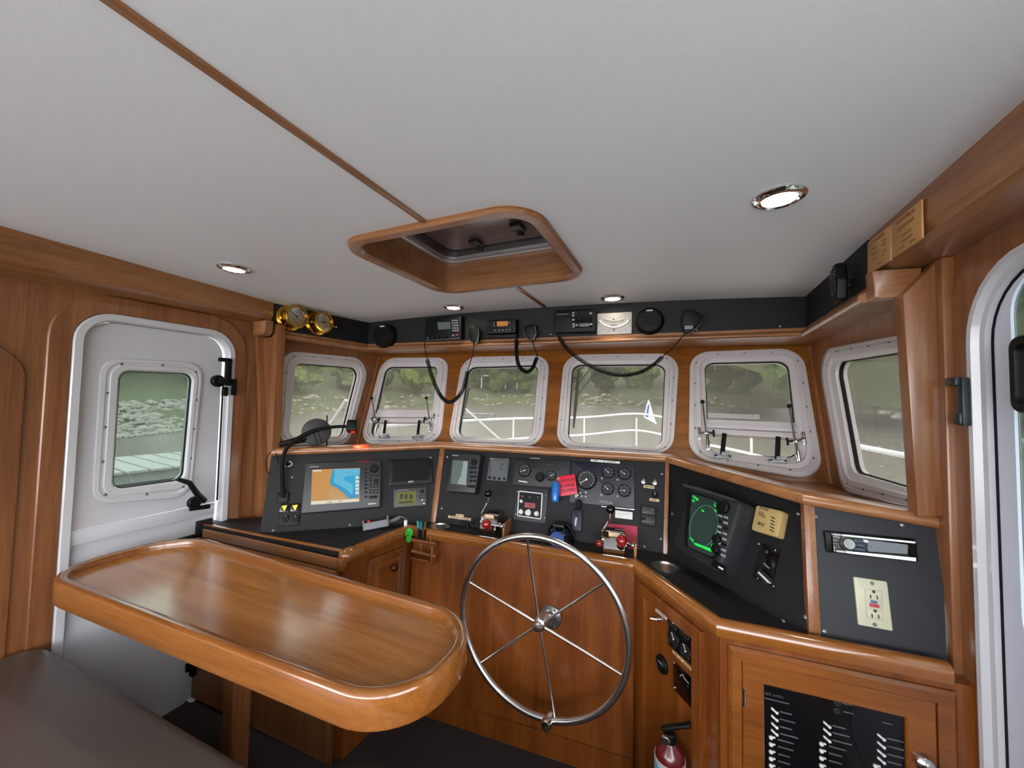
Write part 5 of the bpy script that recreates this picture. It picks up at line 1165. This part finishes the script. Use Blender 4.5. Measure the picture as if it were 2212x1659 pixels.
# the black microphone clipped on the right overhead panel
qz = lambda *q: tuple((1700+x/3.69, 350+y/3.69) for x, y in q)
a_ = BR_.at(1840, 612); m_ = BR_.mat(a_)
t = thing('microphone', 'black ridged microphone hung edge-on on the right overhead panel, beside the plaques', 'microphone', m_)
MB().prism(rpoly([(-.03, -.065), (.028, -.065), (.036, .01), (.022, .075), (-.022, .075), (-.036, .01)], .014, 5), .02, .052, .008, None, .006).build('body', BLKP, t)
MB().box((0, 0, .01), (.02, .03, .022), .003).build('hanger', BLKP, t)
k = MB()
for i in range(9): k.box((-.004, .055-i*.011, .053), (.05, .005, .005), .001)
k.build('grille_ridges', GRYP, t)
# cardboard-coloured plaques on the right beam
PQ = PL((.547, 0, 0), (-1, 0, 0)); PLQ = mat('plaque_tan', '#b08250', .5); INK = mat('plaque_ink', '#8a5c2c', .6)
Qp = lambda *q: tuple((1840+x/6.9125, 420+y/6.9125) for x, y in q)
for q, lab, rows in ((Qp((222, 722), (560, 482), (600, 960), (246, 1190)), 'tan text plaque at the forward end of the right beam', (((390, 655), .085, 1), ((330, 800), .035, 0), ((490, 680), .03, 0), ((335, 880), .04, 0), ((480, 745), .028, 0), ((340, 960), .04, 0), ((490, 830), .03, 0), ((475, 900), .018, 0), ((415, 1030), .014, 0))),
                     (Qp((580, 452), (1010, 97), (1072, 632), (618, 945)), 'larger tan text plaque, aft of the other one on the right beam', (((750, 370), .07, 1), ((890, 265), .035, 1), ((800, 450), .085, 1), ((820, 570), .05, 0), ((820, 660), .06, 0), ((905, 690), .028, 0), ((750, 790), .026, 0)))):
    d = Dev('plaque', lab, 'plaque', PQ, q, .004, PLQ, .003, .001, part='board')
    k = MB()
    for p, wd, b in rows:
        c = d.l(*p if False else Qp(p)[0]); n = max(2, int(wd/.012))
        for i in range(n): k.box((c[0]-wd/2+wd*(i+.5)/n, c[1], d.d+.0003), (wd/n*.8, .009 if b else .0065, .0006))
    k.build('lettering', INK, d.root)
# small screws of the overhead panels
first = None
ovs = [(BF, (1190, 722)), (BF, (1505, 712)), (BF, (1685, 705))]
for pl, q in ovs:
    t = MB().lathe([(.005, 0), (.005, .002), (.0001, .004)], None, 10).build('panel_screw', mat('grey_screw', '#8b8b8b', .35, .7))
    t.matrix_world = pl.pt(*q); tag(t, {1190: 'small panel screw left of the loudhailer on the black overhead panel', 1505: 'small panel screw beside the wedge-shaped microphone', 1685: 'small panel screw near the right end of the front overhead panel'}[q[0]], 'screw')
# ================================================================== TABLE, BENCH, WHEEL
TZ = .745
tb = [onz(*q, TZ+.018) for q in ((138, 1240), (440, 1163), (1012, 1350), (958, 1308), (175, 1245), (690, 1462))]
X0, X1 = -2.165, -.533; Y0, Y1 = .635, 1.08
t = thing('table', 'honey-coloured round-ended wooden table with a raised rim, beside the white door', 'table', T((X0+X1)/2, (Y0+Y1)/2, FLOOR))
hgt = TZ-FLOOR; w, h = X1-X0, Y1-Y0
o_ = rpoly([(-w/2, -h/2-.038), (w/2, -h/2+.038), (w/2, h/2-.004), (-w/2, h/2+.006)], [.19, .185, .20, .21], 12)
f = lambda i, z: [(p.x, p.y, hgt+z) for p in inset(o_, i)]
MB().loft([f(.004, -.066), f(0, -.058), f(0, .006), f(.004, .014), f(.012, .018), f(.024, .018), f(.032, .014), f(.036, .004), f(.037, -.014), f(.037, -.066)], wrap=True).build('rim', TE, t)
MB().prism(inset(o_, .0365), hgt-.05, hgt-.010).build('top', TX, t)
lx, ly = onz(508, 1600, 0.02).x, 1.0
lg = onz(508, 1610, FLOOR+.14)
MB().prism(rrect(.075, .075, .012), .0, hgt-.06, .004, T(lg.x-(X0+X1)/2, lg.y-(Y0+Y1)/2, 0)).build('leg', WZ, t)
# bench cushion
BZ = .45
t = thing('bench', 'bench seat with a brown-grey vinyl cushion at the lower left', 'bench', T(-1.7, -.2, FLOOR))
CUSH = mat('taupe_vinyl', '#5a514b', .38, var=.05, scale=300, bump=.12)
g = lambda p: onz(*p, BZ)
o_ = rpoly([(-.585, -1.1), (1.35, -1.1), (1.35, .915), (-.585, .875)], [.1, .1, .08, .08], 8)
hh = BZ-FLOOR
MB().loft([[(p.x, p.y, z) for p in inset(o_, i)] for i, z in ((.02, hh-.12), (0, hh-.10), (0, hh-.035), (.006, hh-.016), (.018, hh-.005), (.034, hh))]).build('cushion', CUSH, t, ang=75)
MB().prism(inset(o_, .05), 0, hh-.115).build('base', WX, t)
# wheel
WY_ = 1.55; WP = PL((0, WY_, 0), (0, -1, 0)); c = WP.at(1163, 1352); RW = .358
t = thing('steering_wheel', 'large stainless steel six-spoked steering wheel in front of the helm panel', 'steering wheel', WP.mat(c))
cc = V(WP.l(1163, 1352)); rp_ = V(WP.l(1181, 1356)); cen = (V(WP.l(1363, 1385))+V(WP.l(1001, 1300)))/2
top, bot = V(WP.l(1130, 1157)), V(WP.l(1205, 1557))
ctr_ = (top+bot)/2-cc
ctr_ = V((0.004, 0.003))
RW = ((top-cc).length+(bot-cc).length)/2
MB().tube([(RW*math.cos(2*PI*k/72), RW*math.sin(2*PI*k/72), 0) for k in range(72)], .0135, 12, True).build('rim', STEEL, t)
for q in ((1137, 1165), (1310, 1258), (1346, 1462), (1196, 1545), (1033, 1436), (1008, 1256)):
    v = V(WP.l(*q))-cc; v = v.normalized()
    a = [v*.022, v*(RW*.55), v*(RW-.004)]
    MB().tube([(a[0].x, a[0].y, -.012), (a[1].x, a[1].y, -.012), (a[2].x*.97, a[2].y*.97, -.008), (a[2].x, a[2].y, 0)], .0055, 10).build('spoke', STEEL, t)
MB().lathe([(.0001, .024), (.014, .022), (.019, .012), (.019, .0), (.026, -.004), (.026, -.03), (.021, -.034), (.021, -.075)], None, 24).build('hub', STEEL, t)
fl = (WP.mat(c)).inverted() @ PH.at(1190, 1332)
MB().tube([(0, 0, -.07), (fl.x*.5, fl.y*.5, (fl.z-.07)/2), (fl.x, fl.y, fl.z)], .017, 14).build('shaft', STEEL, t)
kf = MB().lathe([(.052, 0), (.052, .006), (.048, .010), (.03, .016), (.026, .028)], T(fl.x, fl.y, fl.z), 28).build('flange', mat('dull_steel', '#8d8d8a', .3, .9), t)
for a in range(6): MB().ball((fl.x+.041*math.cos(a*PI/3), fl.y+.041*math.sin(a*PI/3), fl.z+.009), .006).build('flange_bolt', SCREW, kf)
kb = V(WP.l(1180, 1566, .03))-cc
kk = MB().lathe([(.014, -.025), (.016, -.005), (.022, .012), (.024, .028), (.018, .042), (.0001, .046)], T(kb.x, kb.y, 0), 20).build('king_knob', CHROME, t)
vb = V(WP.l(1186, 1548))-cc
MB().tube([(vb.x, vb.y, 0), (kb.x, kb.y, -.01)], .010, 10).build('knob_clamp', CHROME, t)

# ================================================================== OUTSIDE
TILT = .040
def wz(x, y): return -1.35+TILT*y           # the boat lies slightly bow-down
WATER = mat('harbour_water', '#6a655a', .35, var=.12, scale=.6, bump=.12)
mb = MB(); mb.face(mb.verts([(x, y, wz(x, y)) for x, y in ((-220, -60), (220, -60), (220, 160), (-220, 160))]))
struct('water', mb, WATER, 'calm grey-green harbour water', cat='water')
SHORE = [V(p) for p in ((-26, -30), (-26, 0), (-27, 9), (-30, 18), (-36, 30), (-30, 46), (-14, 57), (8, 62), (30, 60), (38, 50), (26, 40), (13.8, 29), (12, 19), (13, 8), (16, -20))]
SH = spline([(p.x, p.y, 0) for p in SHORE], 5)
ribs = []
for i, p in enumerate(SH):
    tn = (SH[min(i+1, len(SH)-1)]-SH[max(i-1, 0)]).normalized(); n = V((-tn.y, tn.x, 0))
    if n.dot(V((0, 12, 0))-p) > 0: n = -n
    r = []
    for dd, up in ((-1.0, -.4), (.4, .2), (2.0, .9), (4.5, 1.6), (9, 2.6), (18, 6), (34, 12)):
        q = p+n*(dd*(1+.1*math.sin(i*1.7))); r.append((q.x, q.y, wz(p.x, p.y)+up+.25*math.sin(i*2.3+dd)*min(1, max(0, dd))))
    ribs.append(r)
mb = MB(); vs = [mb.verts(r) for r in ribs]
for a, b in zip(vs, vs[1:]):
    for i in range(6): mb.face((a[i], b[i], b[i+1], a[i+1]))
struct('hillside', mb, mat('shore_ground', '#545a38', .9, var=.4, scale=.5), 'grassy wooded hillside behind the shore', cat='hill')
# rocks of the shore: beyond counting
mb = MB(); rnd = random.Random(7)
for i in range(2600):
    j = rnd.randrange(len(SH)-1) if i < 1500 else rnd.randrange(6, 16); p = SH[j].lerp(SH[j+1], rnd.random()); tn = (SH[j+1]-SH[j]).normalized(); n = V((-tn.y, tn.x, 0))
    if n.dot(V((0, 12, 0))-p) > 0: n = -n
    dd = rnd.uniform(-.6, 4.2); q = p+n*dd; s = rnd.uniform(.10, .38)*(1 if rnd.random() < .92 else 1.8)*(.7 if j < 18 else 1)
    bmesh.ops.create_icosphere(mb.bm, subdivisions=1, radius=s, matrix=MX.Translation((q.x, q.y, wz(p.x, p.y)+.38*max(0, dd)+.05)) @ MX.Rotation(rnd.random()*6, 4, 'Z') @ MX.Diagonal((1.3, .9, .6, 1)))
tag(mb.build('shore_rocks', mat('shore_rock', '#938d83', .9, var=.4, scale=1.3), ang=20), 'pale stones and ledges strewn along the waterline', 'rocks', kind='stuff')
# trees
def leafy(seed, hgt, wid, col, name, trunk=.25):
    r_ = random.Random(seed); mb = MB()
    for i in range(46):
        a = r_.random()*6.28; v = r_.random(); rad = wid*math.sin(PI*min(1, .12+v*.86))*r_.uniform(.35, .95)
        s = wid*r_.uniform(.20, .40)
        bmesh.ops.create_icosphere(mb.bm, subdivisions=2, radius=s, matrix=MX.Translation((rad*math.cos(a), rad*math.sin(a), hgt*(.12+.84*v))))
    for v in mb.bm.verts: v.co += V((r_.gauss(0, 1), r_.gauss(0, 1), r_.gauss(0, 1)))*wid*.045
    src = [v.co.copy() for v in mb.bm.verts]
    for i in range(2600):
        p = r_.choice(src)+V((r_.gauss(0, 1), r_.gauss(0, 1), r_.gauss(0, 1)))*wid*.05; s = wid*r_.uniform(.035, .075)
        a = V((r_.gauss(0, 1), r_.gauss(0, 1), r_.gauss(0, 1))).normalized(); b = a.orthogonal().normalized()
        mb.face(mb.verts([p-a*s, p+b*s*.6, p+a*s, p-b*s*.6]))
    return mb
TREES = []
kinds = [('leafy_tree', '#4c6228', 10, 3.0, 'yellow-green leafy tree'), ('dark_tree', '#33452a', 12, 2.6, 'dark green spruce-like tree'), ('pale_tree', '#6b7a3a', 9, 3.4, 'pale green broad tree')]
protos = []
for i, (nm, cc_, hg, wd, lb) in enumerate(kinds):
    t = thing(nm, lb, 'tree')
    leafy(i+11, hg, wd, cc_, nm).build('crown', mat('crown_%d' % i, cc_, .85, var=.75, scale=1.6), t, ang=10)
    MB().tube([(0, 0, -.6), (.1, 0, hg*.3), (0, .1, hg*.75)], .2, 8, rs=[.3, .22, .08]).build('trunk', mat('bark', '#5a4a3c', .9), t)
    protos.append(t)
tr = random.Random(3); used = [0, 0, 0]
VIEWS = [((330, 850), 'seen through the window of the white door'), ((700, 860), 'seen through the leftmost window'), ((885, 860), 'seen through the opening window beside it'), ((1090, 860), 'seen through the window with the house'), ((1335, 860), 'seen through the window above the engine panel'), ((1610, 860), 'seen through the window above the radar'), ((1900, 860), 'seen through the rightmost window'), ((2200, 700), 'seen through the right-hand door')]
def view_of(p):
    v = p-EYE
    x = CX+F*v.dot(RT)/v.dot(FW) if v.dot(FW) > .1 else -999
    return min(VIEWS, key=lambda q: abs(q[0][0]-x))[1]
for i in range(92):
    j = 4+int(i*(len(SH)-9)/92); p = SH[j].lerp(SH[j+1], tr.random()); tn = (SH[j+1]-SH[j]).normalized(); n = V((-tn.y, tn.x, 0))
    if n.dot(V((0, 12, 0))-p) > 0: n = -n
    dd = tr.uniform(5.5, 10) if i % 2 else tr.uniform(11, 20)
    if -33 < p.x and p.x < -24 and p.y < 22: dd += 4
    q = p+n*dd; k = tr.choice((0, 0, 1, 2)); pr = protos[k]
    s = tr.uniform(.75, 1.1)
    mw = T(q.x, q.y, wz(p.x, p.y)+(2.0 if dd < 11 else 4.5)) @ R(tr.random()*360, 'Z') @ MX.Diagonal((s, s, s*tr.uniform(.85, 1.15), 1))
    if not used[k]: o = pr; used[k] = 1
    else:
        o = pr.copy(); COL.objects.link(o)
        for ch in pr.children: cpy = ch.copy(); COL.objects.link(cpy); cpy.parent = o
    o.matrix_world = mw
    vw = view_of(q); o['label'] = kinds[k][4]+' on the far shore, '+vw; o['group'] = kinds[k][0].replace('_', ' ')+'s '+vw
# house on the hill
def along(px_, rng, z):  # a point rng metres out in the direction of a picture column
    d = ray(px_, 868); d.z = 0; d.normalize(); return V((d.x*rng, d.y*rng, z))
for k, (px_, rng, s) in enumerate(((2188, 30, 1.35), (2206, 33, 1.5), (2232, 29, 1.4), (2215, 37, 1.7))):
    q = along(px_, rng, 0); pr = protos[0]; o = pr.copy(); COL.objects.link(o)
    for ch in pr.children: cpy = ch.copy(); COL.objects.link(cpy); cpy.parent = o
    o.matrix_world = T(q.x, q.y, wz(q.x, q.y)+1.0) @ R(70*k, 'Z') @ MX.Scale(s, 4)
    o['label'] = kinds[0][4]+' on the far shore, '+VIEWS[-1][1]; o['group'] = 'leafy trees '+VIEWS[-1][1]
hc_ = along(1075, 68, 0); hz_ = 4.6+1.2
HM = look((hc_.x, hc_.y, hz_), V((0, 0, 1))) ; ang_ = math.atan2(-hc_.x, hc_.y)
HM = T(hc_.x, hc_.y, hz_+.6) @ MX.Rotation(ang_, 4, 'Z') @ MX.Scale(1.35, 4)
t = thing('house', 'white shingled house on the wooded hillside', 'house', HM)
HW = mat('house_white', '#cfd0d0', .7); HR = mat('house_roof', '#7a7d80', .8)
MB().box((0, 0, .6), (4.2, 4, 2.4)).box((-1.7, .5, -.8), (2.0, 3, 1.6)).build('wall', HW, t)
MB().loft([[(x, y, z) for y, z in ((-2.3, 1.8), (0, 3.2), (2.3, 1.8))] for x in (-2.3, 2.3)]).build('roof', HR, t)
for x in (-1.3, 0, 1.3): MB().box((x, -2.02, .8), (.7, .06, 1.0)).build('window', mat('house_pane', '#6b7880', .2), t)
MB().box((.2, -2.8, -.7), (4.6, 1.6, .12)).build('deck', HW, t)
for x in (-2, -.6, .9, 2.3): MB().box((x, -3.5, -1.4), (.12, .12, 1.6)).build('deck_post', HW, t)
# docks and floats
DKM = mat('dock_wood', '#a5a39d', .8, var=.2, scale=6)
def dock(name, label, c, rot, L_, W_, h_=.35):
    t = thing(name, label, 'dock', T(c.x, c.y, wz(c.x, c.y)+.1) @ MX.Rotation(rot, 4, 'Z'))
    for k in range(int(L_/.5)): MB().box((-L_/2+.25+.5*k, 0, h_), (.44, W_, .06)).build('plank', DKM, t)
    MB().box((0, 0, h_/2), (L_, W_*.9, h_*.8)).build('float', mat('dock_float', '#8f918f', .8), t)
    return t
c_ = onz(325, 1005, -.75); dock('dock', 'grey plank dock seen through the white door window', V((c_.x, c_.y, 0)), PI/2-.12, 16, 3.4)
c_ = along(1033, 34, 0); dock('swim_float', 'small white float on the water beyond the left front window', c_, .3, 3, 1.0, .3)
c_ = along(1560, 38, 0); dock('mooring_float', 'long white float on the water beyond the window above the radar', c_, -.2, 5.5, .9, .35)
c_ = along(905, 15, 0); dock('side_dock', 'pale dock close by, seen low through the left opening window', V((c_.x, c_.y, 0)), -.9, 9, 1.8)
# bow of the boat
GEL = mat('deck_gelcoat', '#dcdcda', .4)
DKZ = .52
bow = [(.95, 2.75), (1.05, 3.6), (.75, 5.2), (.0, 6.7), (-.77, 7.4), (-1.54, 6.7), (-2.3, 5.2), (-2.6, 3.6), (-2.5, 2.75)]
struct('foredeck', MB().prism([V(p) for p in bow], DKZ-.3, DKZ, .01), GEL, 'white foredeck ahead of the front windows', cat='deck')
t = thing('bow_rail', 'white pipe rail round the bow, seen through the front windows', 'railing', T(-.77, 5, DKZ))
RAILM = mat('rail_white', '#e6e8ea', .3)
sta = [(1.12, 2.8), (1.02, 3.7), (.72, 5.2), (.02, 6.6), (-.77, 7.3), (-1.56, 6.6), (-2.28, 5.2), (-2.58, 3.7), (-2.55, 2.8)]
lc = lambda p, z: V((p[0]+.77, p[1]-5, z-DKZ))
for nm, z in (('top_pipe', 1.16), ('middle_pipe', .86)):
    MB().tube(spline([lc(p, z+(.07 if i == 4 else 0)) for i, p in enumerate(sta)], 8), .017, 8).build(nm, RAILM, t)
for p in sta: MB().tube([lc(p, DKZ), lc(p, 1.16)], .014, 8).build('stanchion', RAILM, t)
a, b = along(1005, 4.6, 1.42-4.6*.022), along(1082, 5.2, 1.42-5.2*.10)
tag(MB().tube([a, (a+b)/2, b], .012, 6).build('stay_rope', RAILM), 'taut white rope slanting down across the view of the left front window', 'rope')
a, b = along(640, 4.0, .95), along(748, 3.6, 1.40)
tag(MB().tube(spline([a, a.lerp(b, .55)+V((0, 0, -.10)), b], 8), .016, 6).build('mooring_rope', RAILM), 'white mooring rope curving up across the leftmost window', 'rope')
a, b = along(1850, 2.9, 1.0), along(1990, 2.9, .98)
tag(MB().tube(spline([a+V((-.0, 0, .0)), a.lerp(b, .7)+V((0, 0, -.12)), b+V((0, 0, .06))], 8), .012, 6).build('slack_rope', RAILM), 'white slack rope low in the rightmost window', 'rope')
# flag, windlass, yellow floats on the foredeck
fp = along(1391, 7.3, 0)
t = thing('burgee', 'small white and blue pennant on the bow rail', 'flag', T(fp.x, fp.y, 1.17) @ MX.Scale(.85, 4))
MB().tube([(0, 0, 0), (.085, 0, .36)], .006, 6).build('staff', RAILM, t)
MB().prism([V(p) for p in ((.0, 0), (.10, .38), (.20, .02), (.26, -.14))], 0, .006, 0, R(90, 'X')).build('cloth', mat('flag_white', '#e2e6ea', .7), t)
MB().prism([V(p) for p in ((.03, .02), (.085, .28), (.11, .26), (.08, .0))], -.004, .010, 0, R(90, 'X')).build('stripe', mat('flag_blue', '#3a5b9a', .7), t)
wp_ = along(1392, 5.6, DKZ)
t = thing('windlass', 'white anchor windlass on the foredeck', 'windlass', T(*wp_))
MB().box((0, 0, .06), (.22, .3, .12), .02).cyl(.07, .12, .26, None, 18, .02).build('gearbox', GEL, t); MB().cyl(.05, .0, .08, T(.11, 0, .14) @ R(90, 'Y'), 16, .01).build('drum', CHROME, t)
for px_, lab in ((1322, 'left yellow float lying on the foredeck'), (1356, 'right yellow float lying on the foredeck, next to the windlass')):
    q = along(px_, 5.4, DKZ+.10)
    tag(MB().ball((0, 0, 0), .13, None, (1.3, .8, .75)).lathe([(.02, .07), (.02, .13)], None, 8).build('yellow_float', mat('float_yellow', '#e6d24a', .4), matw=T(*q)), lab, 'buoy')
# wipers outside the two front windows
def wiper(label, b0, b1, arms):
    m_ = FP.pt(*b0, -.07) if False else FP.mat(FP.at(b0[0], b0[1], -.075)); iv = m_.inverted()
    t = thing('wiper', label, 'windscreen wiper', m_); g = lambda q, o=-.075: iv @ FP.at(q[0], q[1], o)
    a, b = g(b0), g(b1); MB().tube([a, a.lerp(b, .3), a.lerp(b, .7), b], .006, 6, rs=[.005, .010, .010, .005]).build('blade', RUB, t)
    for p, q in arms: MB().tube([g(p, -.085), g(q, -.085)], .0045, 6).build('arm', mat('wiper_grey', '#55585c', .4, .5), t)
wiper('black windscreen wiper outside the left front window', (1013, 838), (995, 915), (((1056, 795), (1009, 848)), ((1043, 795), (1010, 832))))
wiper('black windscreen wiper outside the window above the engine panel', (1250.5, 798), (1239, 924), (((1296, 792), (1246, 856)), ((1278, 792), (1238, 845))))
# unseen white decks, added to bounce daylight up into the cabin
struct('aft_bounce_deck', MB().box((-.8, -5.4, -.2), (5.0, 7.8, .1)), GEL, 'unseen white deck added behind the wheelhouse to bounce light', cat='deck')
struct('side_bounce_deck', MB().box((1.35, -.2, -.25), (1.2, 5.6, .1)), GEL, 'unseen white deck added outside the right wall to bounce light', cat='deck')  # added as a reflector below the side opening
# ================================================================== LIGHT
w = bpy.data.worlds.new('overcast'); S.world = w; w.use_nodes = True
nt = w.node_tree; bg = nt.nodes['Background']
tcw = nt.nodes.new('ShaderNodeTexCoord'); sx_ = nt.nodes.new('ShaderNodeSeparateXYZ'); rmp = nt.nodes.new('ShaderNodeValToRGB')
nt.links.new(tcw.outputs['Generated'], sx_.inputs[0]); nt.links.new(sx_.outputs['Z'], rmp.inputs[0]); nt.links.new(rmp.outputs[0], bg.inputs[0])
rmp.color_ramp.elements[0].color = (.93, .95, .98, 1); rmp.color_ramp.elements[1].color = (.78, .86, .97, 1)
bg.inputs[1].default_value = 6.0
AFT_FILL = [V((-1.75, -.55, 0)), V((.15, -.55, 0)), V((-1.2, -1.1, 0)), V((-.3, -1.1, 0))]  # added fill lamps behind the camera, with no fixtures
for i, p in enumerate(lamps+AFT_FILL):
    if i >= len(lamps): p = V((p.x, p.y, ceil_z(p.x)))
    ld = bpy.data.lights.new('downlight_or_fill_bulb', 'SPOT'); ld.energy = 5; ld.spot_size = 1.5; ld.spot_blend = .9; ld.color = (1, .92, .80); ld.shadow_soft_size = .035
    lo_ = bpy.data.objects.new('downlight_or_fill_bulb', ld); COL.objects.link(lo_); lo_.location = p+V((0, 0, -.02))
ld = bpy.data.lights.new('red_led_bulb', 'SPOT'); ld.energy = 9; ld.spot_size = 1.15; ld.spot_blend = .8; ld.color = (1, .02, .01); ld.shadow_soft_size = .004
lo_ = bpy.data.objects.new('red_led_bulb', ld); COL.objects.link(lo_); lo_.matrix_world = look(red_pos, red_pos-red_aim)
vs = S.view_settings; vs.view_transform = 'Standard'; vs.look = 'None'; vs.exposure = 1.02; vs.gamma = 1; vs.use_curve_mapping = False
